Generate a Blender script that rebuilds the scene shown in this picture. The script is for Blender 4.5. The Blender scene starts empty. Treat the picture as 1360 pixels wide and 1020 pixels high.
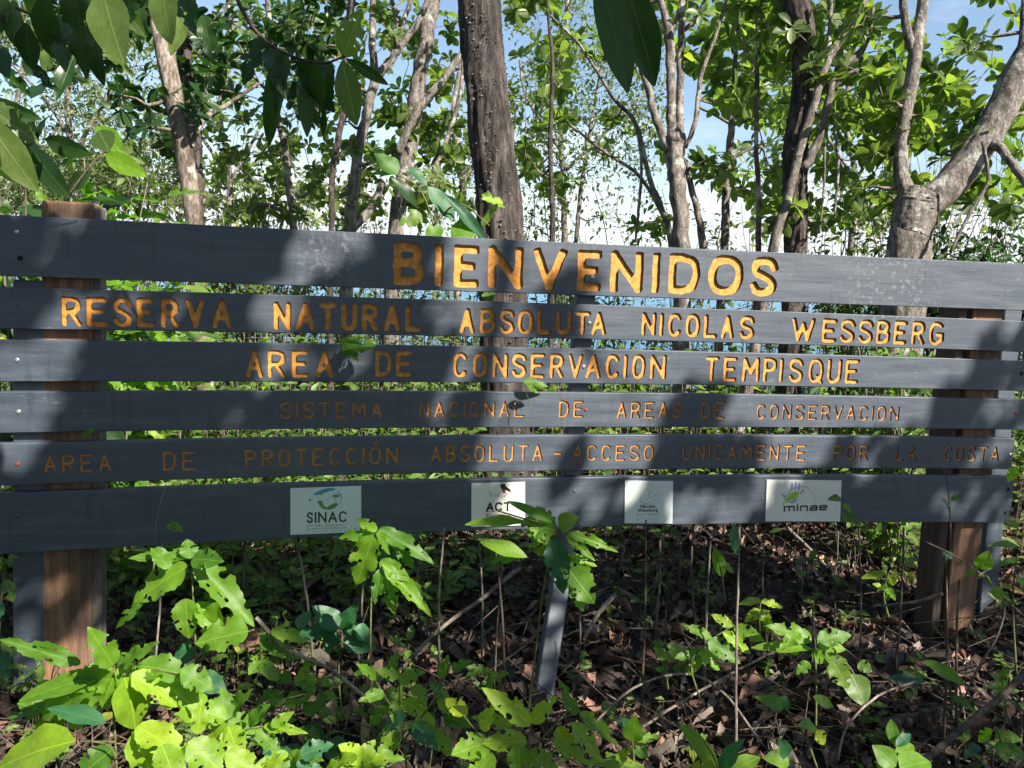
import bpy, math, random
import numpy as np
from mathutils import Vector, Matrix, Euler
from mathutils.geometry import delaunay_2d_cdt

random.seed(7); rng = np.random.default_rng(7)
S = bpy.context.scene; COL = S.collection
R = math.radians

# ------------------------------------------------------------------ camera, sky, sun, exposure
EYE = 1.56
PITCH, ROLL = -6.9, 1.95
cd = bpy.data.cameras.new('camera'); cam = bpy.data.objects.new('camera', cd); COL.objects.link(cam)
cd.sensor_width = 36; cd.lens = 27.0; cd.clip_start = .02; cd.clip_end = 60000
CM = (Matrix.Translation((0, 0, EYE)) @ Matrix.Rotation(R(90 + PITCH), 4, 'X') @ Matrix.Rotation(R(ROLL), 4, 'Z'))
cam.matrix_world = CM
S.camera = cam
SUNV = Vector((.56, -.50, .66)).normalized()          # towards the sun
SUN_EL = math.asin(SUNV.z); SUN_AZ = math.atan2(SUNV.x, SUNV.y)
sl = bpy.data.lights.new('sun', 'SUN'); sl.energy = 5.0; sl.angle = R(.55); sl.color = (1, .92, .80)
so = bpy.data.objects.new('sun', sl); COL.objects.link(so)
so.rotation_euler = SUNV.to_track_quat('Z', 'Y').to_euler(); so.location = SUNV * 30
W = bpy.data.worlds.new('World'); S.world = W; W.use_nodes = True
wn, wl = W.node_tree.nodes, W.node_tree.links
bg = wn['Background']; bg.inputs[1].default_value = .072
sky = wn.new('ShaderNodeTexSky'); sky.sky_type = 'NISHITA'; sky.sun_disc = False
sky.sun_elevation = SUN_EL; sky.sun_rotation = SUN_AZ; sky.dust_density = .6; sky.air_density = 1.1
tc = wn.new('ShaderNodeTexCoord'); sp = wn.new('ShaderNodeSeparateXYZ'); wl.new(tc.outputs['Generated'], sp.inputs[0])
mp = wn.new('ShaderNodeMapping'); mp.inputs['Scale'].default_value = (1, 1, 3.2); wl.new(tc.outputs['Generated'], mp.inputs[0])
nz = wn.new('ShaderNodeTexNoise'); nz.inputs['Scale'].default_value = 2.6; nz.inputs['Detail'].default_value = 9; nz.inputs['Roughness'].default_value = .58
wl.new(mp.outputs[0], nz.inputs[0])
el = wn.new('ShaderNodeMapRange'); el.inputs[1].default_value = 0.05; el.inputs[2].default_value = .24; el.inputs[3].default_value = .28; el.inputs[4].default_value = -.12
wl.new(sp.outputs[2], el.inputs[0])
ad = wn.new('ShaderNodeMath'); ad.operation = 'ADD'; wl.new(nz.outputs[0], ad.inputs[0]); wl.new(el.outputs[0], ad.inputs[1])
cr = wn.new('ShaderNodeMapRange'); cr.interpolation_type = 'SMOOTHSTEP'; cr.inputs[1].default_value = .47; cr.inputs[2].default_value = .72; wl.new(ad.outputs[0], cr.inputs[0])
mx = wn.new('ShaderNodeMixRGB'); wl.new(cr.outputs[0], mx.inputs[0]); wl.new(sky.outputs[0], mx.inputs[1]); mx.inputs[2].default_value = (6.4, 6.8, 7.2, 1)
wl.new(mx.outputs[0], bg.inputs[0])
S.view_settings.view_transform = 'Standard'; S.view_settings.look = 'None'; S.view_settings.gamma = 1
S.view_settings.exposure = 1.45
S.render.engine = 'CYCLES'; S.cycles.max_bounces = 8; S.cycles.transparent_max_bounces = 6
S.cycles.use_denoising = True

# ------------------------------------------------------------------ pixel rays (photo pixels 1360 x 1020) to world points
CR = CM.to_3x3()
def ray(px, py): return CR @ Vector(((px - 680) / 1020, (510 - py) / 1020, -1))     # unit depth
def at(px, py, depth): return Vector((0, 0, EYE)) + ray(px, py) * depth
VPX, VPY = 5400, 545
SD = ray(VPX, VPY); SD.z = 0; SD.normalize()                 # along the sign, to the right
SN = Vector((SD.y, -SD.x, 0))                                 # towards the viewer
P0 = at(680, 510, 2.96); P0.z = 0
def on_sign(px, py, off=0.0):
    """sign-local (s, z) of a photo pixel seen on the plane of the board fronts (off metres in front of it)"""
    r = ray(px, py); o = Vector((0, 0, EYE))
    t = ((P0 + SN * off) - o).dot(SN) / r.dot(SN)
    q = o + r * t
    return (q - P0).dot(SD), q.z
def ground_z(x, y):
    z = .035 * math.sin(x * 1.7 + .6) * math.cos(y * 1.3) + .02 * math.sin(x * 4.1 + y * 3.3)
    z += .16 * math.exp(-(((x - 3.2) / 1.1) ** 2 + ((y - 6.2) / .7) ** 2))
    if y > 13: z -= (y - 13) ** 1.6 * .12
    return z
def on_ground(px, py):
    r = ray(px, py); t = EYE / -r.z if r.z < 0 else 50
    p = Vector((0, 0, EYE)) + r * t
    p.z = ground_z(p.x, p.y); return p

# ------------------------------------------------------------------ mesh building
class MB:
    """collects vertices, faces, uvs, a per-piece random value and material slots"""
    def __init__(s): s.v = []; s.f = []; s.uv = []; s.var = []; s.m = []; s.n = 0
    def add(s, v, f, uv=None, var=0.0, mat=0):
        v = np.asarray(v, float); s.v.append(v)
        f = [tuple(i + s.n for i in a) for a in f]; s.f += f
        s.uv.append(np.zeros((len(v), 2)) if uv is None else np.asarray(uv, float))
        s.var.append(np.full(len(v), var)); s.m += [mat] * len(f); s.n += len(v)
    def build(s, name, mats, parent=None, smooth=True):
        me = bpy.data.meshes.new(name)
        v = np.concatenate(s.v) if s.v else np.zeros((0, 3))
        me.from_pydata([tuple(a) for a in v.tolist()], [], s.f)
        if s.v:
            uv = np.concatenate(s.uv); li = np.empty(len(me.loops), np.int32); me.loops.foreach_get('vertex_index', li)
            l = me.uv_layers.new(name='UVMap'); l.data.foreach_set('uv', uv[li].ravel())
            at_ = me.attributes.new('var', 'FLOAT', 'POINT'); at_.data.foreach_set('value', np.concatenate(s.var))
            me.polygons.foreach_set('material_index', s.m)
        if smooth: me.polygons.foreach_set('use_smooth', [True] * len(me.polygons))
        for m in (mats if isinstance(mats, (list, tuple)) else [mats]): me.materials.append(m)
        me.update()
        o = bpy.data.objects.new(name, me); COL.objects.link(o)
        if parent is not None: o.parent = parent
        return o
def tag(o, label=None, cat=None, group=None, kind=None):
    if label: o['label'] = label
    if cat: o['category'] = cat
    if group: o['group'] = group
    if kind: o['kind'] = kind
    return o
def empty(name, loc, label, cat, group=None, rot=None):
    o = bpy.data.objects.new(name, None); COL.objects.link(o); o.location = loc; o.empty_display_size = .1
    if rot: o.rotation_euler = rot
    return tag(o, label, cat, group)
class Local:
    """mesh builder whose world-space input is shifted to the thing's base"""
    def __init__(s, root): s.o = np.array(root.location)
def box(mb, x0, x1, y0, y1, z0, z1, bev=.003, mat=0):
    """box with bevelled edges (verts inset on each face)"""
    b = bev; V = []; F = []
    xs = ((x0, x0 + b), (x1, x1 - b)); ys = ((y0, y0 + b), (y1, y1 - b)); zs = ((z0, z0 + b), (z1, z1 - b))
    idx = {}
    for i in (0, 1):
        for j in (0, 1):
            for k in (0, 1):
                for a in range(3):   # a = axis on which the vertex lies on the outer face
                    p = (xs[i][0] if a == 0 else xs[i][1], ys[j][0] if a == 1 else ys[j][1], zs[k][0] if a == 2 else zs[k][1])
                    idx[i, j, k, a] = len(V); V.append(p)
    g = lambda i, j, k, a: idx[i, j, k, a]
    F += [(g(0,0,0,0), g(0,0,1,0), g(0,1,1,0), g(0,1,0,0)), (g(1,0,0,0), g(1,1,0,0), g(1,1,1,0), g(1,0,1,0)),
          (g(0,0,0,1), g(1,0,0,1), g(1,0,1,1), g(0,0,1,1)), (g(0,1,0,1), g(0,1,1,1), g(1,1,1,1), g(1,1,0,1)),
          (g(0,0,0,2), g(0,1,0,2), g(1,1,0,2), g(1,0,0,2)), (g(0,0,1,2), g(1,0,1,2), g(1,1,1,2), g(0,1,1,2))]
    for j in (0, 1):
        for k in (0, 1): F.append((g(0,j,k,1), g(1,j,k,1), g(1,j,k,2), g(0,j,k,2)))
        for i in (0, 1): F.append((g(i,j,0,0), g(i,j,1,0), g(i,j,1,1), g(i,j,0,1)))
    for k in (0, 1):
        for i in (0, 1): F.append((g(i,0,k,0), g(i,1,k,0), g(i,1,k,2), g(i,0,k,2)))
    for i in (0, 1):
        for j in (0, 1):
            for k in (0, 1): F.append((g(i,j,k,0), g(i,j,k,1), g(i,j,k,2)))
    mb.add(V, F, mat=mat)
def smooth_path(P, Rr, n=4):
    """Catmull-Rom through points P with radii Rr"""
    P = [np.array(p, float) for p in P]; out = []; rr = []
    for i in range(len(P) - 1):
        p0 = P[i - 1] if i else 2 * P[0] - P[1]; p1 = P[i]; p2 = P[i + 1]; p3 = P[i + 2] if i + 2 < len(P) else 2 * P[-1] - P[-2]
        for k in range(n):
            t = k / n
            out.append(.5 * (2 * p1 + (p2 - p0) * t + (2 * p0 - 5 * p1 + 4 * p2 - p3) * t * t + (3 * p1 - p0 - 3 * p2 + p3) * t ** 3))
            rr.append(Rr[i] * (1 - t) + Rr[i + 1] * t)
    out.append(P[-1]); rr.append(Rr[-1]); return np.array(out), np.array(rr)
def tube(mb, P, Rr, k=6, rough=0.0, mat=0, var=0.0, origin=(0, 0, 0), cap=True, flutes=0, ridge=0.0):
    P = np.asarray(P, float) - np.asarray(origin, float); n = len(P)
    T = np.gradient(P, axis=0); T /= np.linalg.norm(T, axis=1)[:, None] + 1e-9
    up = np.array([0, 0, 1.]) if abs(T[0][2]) < .9 else np.array([1., 0, 0])
    U = np.cross(up, T[0]); U /= np.linalg.norm(U); V = []; uv = []
    ang = np.arange(k) * 2 * math.pi / k; L = 0; ph = random.random() * 6
    for i in range(n):
        U = U - T[i] * U.dot(T[i]); U /= np.linalg.norm(U) + 1e-9; B = np.cross(T[i], U)
        r = Rr[i] * (1 + (rough * (rng.random(k) - .5) if rough else 0) + (.06 * np.sin(ang * flutes + ph + L * .8) if flutes else 0))
        if ridge:
            from mathutils import noise as mn
            r = r * (1 + ridge * np.array([mn.fractal(Vector((math.cos(a) * 5 + ph, math.sin(a) * 5, L * 3.2)), .8, 2.2, 4) for a in ang]))
        V.append(P[i] + (np.cos(ang) * r)[:, None] * U + (np.sin(ang) * r)[:, None] * B)
        if i: L += np.linalg.norm(P[i] - P[i - 1])
        uv.append(np.stack([ang / 6.2832, np.full(k, L)], 1))
    F = [(i * k + j, i * k + (j + 1) % k, (i + 1) * k + (j + 1) % k, (i + 1) * k + j) for i in range(n - 1) for j in range(k)]
    if cap: F += [tuple(range((n - 1) * k, n * k)), tuple(reversed(range(k)))]
    mb.add(np.concatenate(V), F, np.concatenate(uv), var, mat)

# ------------------------------------------------------------------ materials
def new_mat(name):
    m = bpy.data.materials.new(name); m.use_nodes = True; n = m.node_tree.nodes; l = m.node_tree.links
    return m, n, l, n['Principled BSDF'], n['Material Output']
def noise(n, l, scale, detail=5, rough=.55, vec=None, stretch=None):
    t = n.new('ShaderNodeTexNoise'); t.inputs['Scale'].default_value = scale; t.inputs['Detail'].default_value = detail; t.inputs['Roughness'].default_value = rough
    if vec is None:
        c = n.new('ShaderNodeTexCoord'); vec = c.outputs['Object']
    if stretch:
        mm = n.new('ShaderNodeMapping'); mm.inputs['Scale'].default_value = stretch; l.new(vec, mm.inputs[0]); vec = mm.outputs[0]
    l.new(vec, t.inputs[0]); return t.outputs[0]
def ramp(n, l, fac, stops):
    r = n.new('ShaderNodeValToRGB'); e = r.color_ramp.elements
    while len(e) < len(stops): e.new(.5)
    for a, (p, c) in zip(e, stops): a.position = p; a.color = (*c, 1)
    l.new(fac, r.inputs[0]); return r.outputs[0]
def bump(n, l, h, strength, dist, p, prev=None):
    b = n.new('ShaderNodeBump'); b.inputs['Strength'].default_value = strength; b.inputs['Distance'].default_value = dist
    l.new(h, b.inputs['Height'])
    if prev is not None: l.new(prev, b.inputs['Normal'])
    l.new(b.outputs[0], p.inputs['Normal']); return b.outputs[0]
def mix(n, l, f, a, b, mode='MIX'):
    m = n.new('ShaderNodeMixRGB'); m.blend_type = mode
    for s, x in ((m.inputs[0], f), (m.inputs[1], a), (m.inputs[2], b)):
        if isinstance(x, (int, float)): s.default_value = x
        elif isinstance(x, tuple): s.default_value = (*x, 1)
        else: l.new(x, s)
    return m.outputs[0]
def rand_val(n, l):
    """fract(per-leaf attribute + object random)"""
    a = n.new('ShaderNodeAttribute'); a.attribute_name = 'var'; o = n.new('ShaderNodeObjectInfo')
    s = n.new('ShaderNodeMath'); s.operation = 'ADD'; l.new(a.outputs['Fac'], s.inputs[0]); l.new(o.outputs['Random'], s.inputs[1])
    f = n.new('ShaderNodeMath'); f.operation = 'FRACT'; l.new(s.outputs[0], f.inputs[0]); return f.outputs[0]

def leaf_mat(name, dark, light, trans, rough=.42, tfac=.4, vein=9.0, yellow=None, spots=0.0, spec=.45):
    m, n, l, p, out = new_mat(name)
    rv = rand_val(n, l)
    stops = [(0, dark), (.75, light)] + ([(.97, light), (1, yellow)] if yellow else [])
    c = ramp(n, l, rv, stops)
    nv = noise(n, l, 11, 6, .65); c = mix(n, l, .6, c, ramp(n, l, nv, [(.3, (.45, .45, .45)), (.7, (1, 1, 1))]), 'MULTIPLY')
    uvn = n.new('ShaderNodeUVMap'); sx = n.new('ShaderNodeSeparateXYZ'); l.new(uvn.outputs[0], sx.inputs[0])
    ab = n.new('ShaderNodeMath'); ab.operation = 'SUBTRACT'; l.new(sx.outputs[0], ab.inputs[0]); ab.inputs[1].default_value = .5
    a2 = n.new('ShaderNodeMath'); a2.operation = 'ABSOLUTE'; l.new(ab.outputs[0], a2.inputs[0])
    w = n.new('ShaderNodeMath'); w.operation = 'MULTIPLY_ADD'; l.new(a2.outputs[0], w.inputs[0]); w.inputs[1].default_value = -1.1; l.new(sx.outputs[1], w.inputs[2])
    w2 = n.new('ShaderNodeMath'); w2.operation = 'MULTIPLY'; l.new(w.outputs[0], w2.inputs[0]); w2.inputs[1].default_value = vein
    fr = n.new('ShaderNodeMath'); fr.operation = 'PINGPONG'; l.new(w2.outputs[0], fr.inputs[0]); fr.inputs[1].default_value = .5
    side = n.new('ShaderNodeMapRange'); side.inputs[1].default_value = .09; side.inputs[2].default_value = 0; l.new(fr.outputs[0], side.inputs[0])
    mid = n.new('ShaderNodeMapRange'); mid.inputs[1].default_value = .024; mid.inputs[2].default_value = .008; l.new(a2.outputs[0], mid.inputs[0])
    vv = n.new('ShaderNodeMath'); vv.operation = 'MULTIPLY_ADD'; l.new(side.outputs[0], vv.inputs[0]); vv.inputs[1].default_value = .22; l.new(mid.outputs[0], vv.inputs[2]); vv.use_clamp = True
    vf = n.new('ShaderNodeMath'); vf.operation = 'MULTIPLY'; l.new(vv.outputs[0], vf.inputs[0]); vf.inputs[1].default_value = .34
    c = mix(n, l, vf.outputs[0], c, tuple(min(1, x * 1.6 + .02) for x in light))
    if spots:
        nn = noise(n, l, 60, 3); c = mix(n, l, ramp(n, l, nn, [(.66, (0, 0, 0)), (.72, (spots,) * 3)]), c, (.10, .06, .02))
    l.new(c, p.inputs['Base Color']); p.inputs['Roughness'].default_value = rough; p.inputs['Specular IOR Level'].default_value = spec
    bump(n, l, vv.outputs[0], .35, .002, p)
    t = n.new('ShaderNodeBsdfTranslucent'); tcol = mix(n, l, 1.0, c, trans, 'MULTIPLY'); 
    tb = n.new('ShaderNodeMixRGB'); tb.blend_type = 'MULTIPLY'; tb.inputs[0].default_value = 1; l.new(c, tb.inputs[1]); tb.inputs[2].default_value = (*trans, 1)
    l.new(tb.outputs[0], t.inputs[0])
    ms = n.new('ShaderNodeMixShader'); ms.inputs[0].default_value = tfac; l.new(p.outputs[0], ms.inputs[1]); l.new(t.outputs[0], ms.inputs[2]); l.new(ms.outputs[0], out.inputs[0])
    return m
M = {}
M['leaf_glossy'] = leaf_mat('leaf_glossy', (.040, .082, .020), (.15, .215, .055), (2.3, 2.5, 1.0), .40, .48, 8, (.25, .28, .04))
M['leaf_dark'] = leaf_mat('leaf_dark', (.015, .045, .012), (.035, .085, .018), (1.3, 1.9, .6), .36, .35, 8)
M['leaf_small'] = leaf_mat('leaf_small', (.055, .095, .028), (.16, .22, .065), (1.8, 2.0, .7), .45, .4, 5, (.3, .3, .05))
M['leaf_fresh'] = leaf_mat('leaf_fresh', (.07, .19, .018), (.18, .34, .025), (1.9, 2.1, .6), .48, .52, 10, (.33, .40, .03), .4)
M['leaf_lime'] = leaf_mat('leaf_lime', (.17, .32, .02), (.32, .48, .03), (1.8, 1.8, .5), .48, .45, 10, (.42, .48, .03), .5)
M['leaf_blue'] = leaf_mat('leaf_blue', (.02, .10, .04), (.045, .16, .06), (1.4, 1.9, .8), .46, .4, 10)
M['leaf_under'] = leaf_mat('leaf_under', (.05, .12, .02), (.15, .25, .04), (1.8, 2.0, .6), .45, .42, 7, (.4, .38, .06), .3)

def bark_mat(name, a, b, c, scale=7, stretch=(1, 1, .22), bs=.7, lichen=None, crack=None):
    m, n, l, p, out = new_mat(name)
    n1 = noise(n, l, scale, 8, .65, stretch=stretch); n2 = noise(n, l, scale * 6, 5, .7, stretch=stretch)
    col = ramp(n, l, n1, [(.32, a), (.5, b), (.68, c)])
    col = mix(n, l, .7, col, ramp(n, l, n2, [(.35, (.22, .20, .19)), (.6, (1.2, 1.17, 1.15))]), 'MULTIPLY')
    if lichen:
        n3 = noise(n, l, scale * .3, 5, .7); col = mix(n, l, ramp(n, l, n3, [(.56, (0, 0, 0)), (.63, (.75, .75, .75))]), col, lichen)
    l.new(col, p.inputs['Base Color']); p.inputs['Roughness'].default_value = .9; p.inputs['Specular IOR Level'].default_value = .2
    b1 = bump(n, l, n1, bs, .03, p); bump(n, l, n2, bs * .7, .008, p, b1); return m
M['bark_spiny'] = bark_mat('bark_spiny', (.018, .015, .014), (.060, .051, .047), (.145, .13, .12), 20, (1, 1, .16), 1.0)
M['bark_pale'] = bark_mat('bark_pale', (.060, .053, .047), (.175, .155, .14), (.34, .315, .29), 20, (1, 1, .45), .9, (.42, .42, .38))
M['bark_tan'] = bark_mat('bark_tan', (.055, .040, .032), (.15, .12, .098), (.36, .32, .285), 11, (1, 1, .35), .8, (.5, .44, .38))
M['bark_dark'] = bark_mat('bark_dark', (.025, .02, .018), (.075, .062, .056), (.16, .14, .13), 26, (1, 1, .4), 1.0)
M['twig'] = bark_mat('twig', (.07, .055, .045), (.18, .15, .125), (.34, .30, .26), 20, (1, 1, .2), .4)
M['twig_dark'] = bark_mat('twig_dark', (.03, .022, .018), (.09, .07, .055), (.18, .15, .12), 20, (1, 1, .2), .4)
M['stem_green'] = bark_mat('stem_green', (.06, .09, .03), (.12, .14, .05), (.2, .18, .08), 30, (1, 1, .2), .3)

def paint_mat():
    m, n, l, p, out = new_mat('navy_paint')
    g = noise(n, l, 3.2, 8, .62, stretch=(1, 4, 9)); f = noise(n, l, 26, 6, .65, stretch=(.16, 1, 2.6)); fine = noise(n, l, 240, 3, .6)
    c = ramp(n, l, g, [(.28, (.027, .039, .062)), (.5, (.041, .056, .080)), (.72, (.070, .086, .108))])
    # chalky wear: pale scuffs and tiny flakes
    sc = noise(n, l, 34, 6, .75, stretch=(.5, 1, 1.4)); big = noise(n, l, 2.1, 3, .5)
    mm = n.new('ShaderNodeMath'); mm.operation = 'MULTIPLY'; l.new(ramp(n, l, sc, [(.60, (0, 0, 0)), (.66, (1, 1, 1))]), mm.inputs[0]); l.new(ramp(n, l, big, [(.52, (.03,) * 3), (.66, (.6,) * 3)]), mm.inputs[1])
    c = mix(n, l, mm.outputs[0], c, (.20, .21, .23))
    sp_ = n.new('ShaderNodeTexVoronoi'); sp_.inputs['Scale'].default_value = 55; tcn = n.new('ShaderNodeTexCoord'); l.new(tcn.outputs['Object'], sp_.inputs[0])
    dr_ = noise(n, l, 9, 5, .6, stretch=(3.2, 1, .35)); c = mix(n, l, ramp(n, l, dr_, [(.56, (0, 0, 0)), (.70, (.55,) * 3)]), c, (.018, .022, .032))
    scr = noise(n, l, 14, 3, .5, stretch=(.35, 1, 16)); c = mix(n, l, ramp(n, l, scr, [(.71, (0, 0, 0)), (.74, (.5,) * 3)]), c, (.24, .24, .25))
    # two scuffed stretches of the top boards where the paint is rubbed pale
    smear = noise(n, l, 42, 5, .7); 
    for (px, py, rad) in ((440, 335, .17), (1180, 385, .3)):
        sx_, sz_ = on_sign(px, py); vd = n.new('ShaderNodeVectorMath'); vd.operation = 'DISTANCE'; l.new(tcn.outputs['Object'], vd.inputs[0]); vd.inputs[1].default_value = (sx_, 0, sz_)
        mr = n.new('ShaderNodeMapRange'); mr.inputs[1].default_value = rad; mr.inputs[2].default_value = rad * .3; l.new(vd.outputs['Value'], mr.inputs[0])
        mu = n.new('ShaderNodeMath'); mu.operation = 'MULTIPLY'; l.new(mr.outputs[0], mu.inputs[0]); l.new(ramp(n, l, smear, [(.54, (0, 0, 0)), (.60, (.5,) * 3)]), mu.inputs[1])
        c = mix(n, l, mu.outputs[0], c, (.20, .21, .225))
    c = mix(n, l, ramp(n, l, sp_.outputs['Distance'], [(.045, (.8,) * 3), (.075, (0, 0, 0))]), c, (.26, .27, .29))
    l.new(c, p.inputs['Base Color'])
    rr = ramp(n, l, g, [(.3, (.50,) * 3), (.7, (.64,) * 3)]); l.new(rr, p.inputs['Roughness'])
    p.inputs['Specular IOR Level'].default_value = .85
    b1 = bump(n, l, f, .35, .003, p); bump(n, l, fine, .25, .0008, p, b1); return m
M['navy'] = paint_mat()
def simple(name, col, rough=.5, metal=0, var=.25, sc=30, bs=.1, spec=.5):
    m, n, l, p, out = new_mat(name); f = noise(n, l, sc, 6, .6)
    lo = tuple(x * (1 - var) for x in col); hi = tuple(min(1, x * (1 + var)) for x in col)
    l.new(ramp(n, l, f, [(.3, lo), (.7, hi)]), p.inputs['Base Color']); p.inputs['Roughness'].default_value = rough; p.inputs['Metallic'].default_value = metal
    p.inputs['Specular IOR Level'].default_value = spec
    if bs: bump(n, l, f, bs, .002, p)
    return m
M['orange'] = simple('orange_paint', (.56, .235, .04), .65, 0, .42, 55, .6)
M['orange_shaded'] = simple('shaded_orange_paint', (.50, .20, .04), .7, 0, .35, 60, .4)  # duller copy of the orange: shade on the lower rows put into the colour
M['groove'] = simple('groove_edge', (.055, .028, .014), .8, 0, .4, 60, .3)
M['screw'] = simple('screw_metal', (.45, .43, .41), .4, .8, .2, 90, .1)
M['rust'] = simple('rusty_screw', (.22, .045, .03), .7, .2, .3, 120, .3)
M['hole'] = simple('dark_hole', (.006, .006, .007), .9, 0, .2, 20, 0)
M['plate'] = simple('plaque_plate', (.60, .66, .64), .34, 0, .05, 6, .03, .6)
M['plate_warm'] = simple('plaque_plate_warm', (.72, .72, .66), .34, 0, .05, 6, .03, .6)
for nm, c in dict(ink_black=(.012, .014, .016), ink_green=(.10, .24, .07), ink_darkgreen=(.012, .05, .03), ink_blue=(.05, .28, .40), ink_red=(.45, .035, .04), ink_lilac=(.30, .28, .55), ink_lime=(.30, .52, .06), ink_teal=(.06, .16, .15), ink_salmon=(.65, .36, .24), ink_grey=(.12, .14, .15)).items():
    M[nm] = simple(nm, c, .45, 0, .05, 20, 0)
def wood_mat(name, a, b, c):
    m, n, l, p, out = new_mat(name)
    g = noise(n, l, 6, 9, .65, stretch=(5, 5, .35)); f = noise(n, l, 45, 6, .7, stretch=(3, 3, .12)); st = noise(n, l, 5, 6, .65, stretch=(1, 1, .4))
    col = ramp(n, l, g, [(.3, a), (.52, b), (.72, c)])
    col = mix(n, l, .45, col, ramp(n, l, f, [(.3, (.4, .36, .34)), (.6, (1.05, 1.05, 1.05))]), 'MULTIPLY')
    col = mix(n, l, ramp(n, l, st, [(.47, (0, 0, 0)), (.62, (.8,) * 3)]), col, (.055, .042, .034))
    ck = noise(n, l, 30, 4, .6, stretch=(4, 4, .06)); col = mix(n, l, ramp(n, l, ck, [(.30, (.9,) * 3), (.35, (0, 0, 0))]), col, (.02, .013, .01))
    l.new(col, p.inputs['Base Color']); p.inputs['Roughness'].default_value = .8
    b1 = bump(n, l, g, .5, .01, p); bump(n, l, f, .5, .003, p, b1); return m
M['post_wood'] = wood_mat('post_wood', (.09, .048, .030), (.21, .112, .064), (.38, .21, .12))
M['post_wood_shaded'] = wood_mat('post_wood_shaded', (.035, .022, .016), (.075, .048, .034), (.13, .085, .06))  # darker copy of the post wood for the face turned from the sun
M['post_grey'] = wood_mat('post_grey', (.10, .085, .075), (.22, .19, .165), (.36, .31, .27))
def soil_mat():
    m, n, l, p, out = new_mat('soil')
    a = noise(n, l, 9, 9, .7); b = noise(n, l, 60, 6, .7)
    c = ramp(n, l, a, [(.3, (.018, .012, .009)), (.55, (.05, .034, .025)), (.75, (.10, .072, .055))])
    c = mix(n, l, .5, c, ramp(n, l, b, [(.3, (.35, .33, .3)), (.7, (1.2, 1.15, 1.1))]), 'MULTIPLY')
    l.new(c, p.inputs['Base Color']); p.inputs['Roughness'].default_value = .95
    b1 = bump(n, l, a, .8, .05, p); bump(n, l, b, .8, .012, p, b1); return m
M['soil'] = soil_mat()
def litter_mat(name, cols):
    m, n, l, p, out = new_mat(name); rv = rand_val(n, l); k = len(cols)
    c = ramp(n, l, rv, [(i / k, x) for i, x in enumerate(cols)])
    f = noise(n, l, 50, 5, .7); c = mix(n, l, .6, c, ramp(n, l, f, [(.3, (.4, .38, .36)), (.65, (1.1, 1.1, 1.1))]), 'MULTIPLY')
    l.new(c, p.inputs['Base Color']); p.inputs['Roughness'].default_value = .75; p.inputs['Specular IOR Level'].default_value = .25
    bump(n, l, f, .5, .004, p); return m
M['litter'] = litter_mat('leaf_litter', [(.030, .022, .018), (.075, .050, .038), (.05, .038, .032), (.16, .085, .062), (.08, .055, .045), (.30, .165, .12), (.04, .028, .022), (.17, .14, .115)])
M['dead_leaf'] = litter_mat('dead_leaf', [(.20, .11, .08), (.36, .20, .14), (.28, .21, .17), (.42, .27, .19)])
def sea_mat():
    m, n, l, p, out = new_mat('sea_water'); p.inputs['Base Color'].default_value = (.012, .11, .22, 1); p.inputs['Roughness'].default_value = .28
    a = noise(n, l, .6, 6, .7); bump(n, l, a, .6, .6, p)
    b = noise(n, l, .02, 4, .6); l.new(ramp(n, l, b, [(.35, (.010, .10, .22)), (.65, (.03, .20, .32))]), p.inputs['Base Color']); return m
M['sea'] = sea_mat()

# ------------------------------------------------------------------ setting: ground, slope, sea
def build_ground():
    xs = np.concatenate([np.linspace(-60, -6, 16)[:-1], np.linspace(-6, 8, 141), np.linspace(8, 60, 16)[1:]])
    ys = np.concatenate([np.linspace(-40, -1, 14)[:-1], np.linspace(-1, 11, 121), np.linspace(11, 40, 30)[1:]])
    V = []
    for y in ys:
        for x in xs:
            near = -6 < x < 8 and -1 < y < 11
            V.append((x, y, ground_z(x, y) + ((rng.random() - .5) * .022 if near else 0)))
    nx = len(xs); F = [(j * nx + i, j * nx + i + 1, (j + 1) * nx + i + 1, (j + 1) * nx + i) for j in range(len(ys) - 1) for i in range(nx - 1)]
    mb = MB(); mb.add(V, F); tag(mb.build('ground', M['soil']), kind='structure')
    mb = MB(); mb.add([(-45000, 30, -19), (45000, 30, -19), (45000, 50000, -19), (-45000, 50000, -19), (-400, -60, -19.5), (400, -60, -19.5)], [(0, 1, 2, 3), (4, 5, 1, 0)])
    tag(mb.build('sea', M['sea'], smooth=False), kind='structure')
build_ground()

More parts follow.
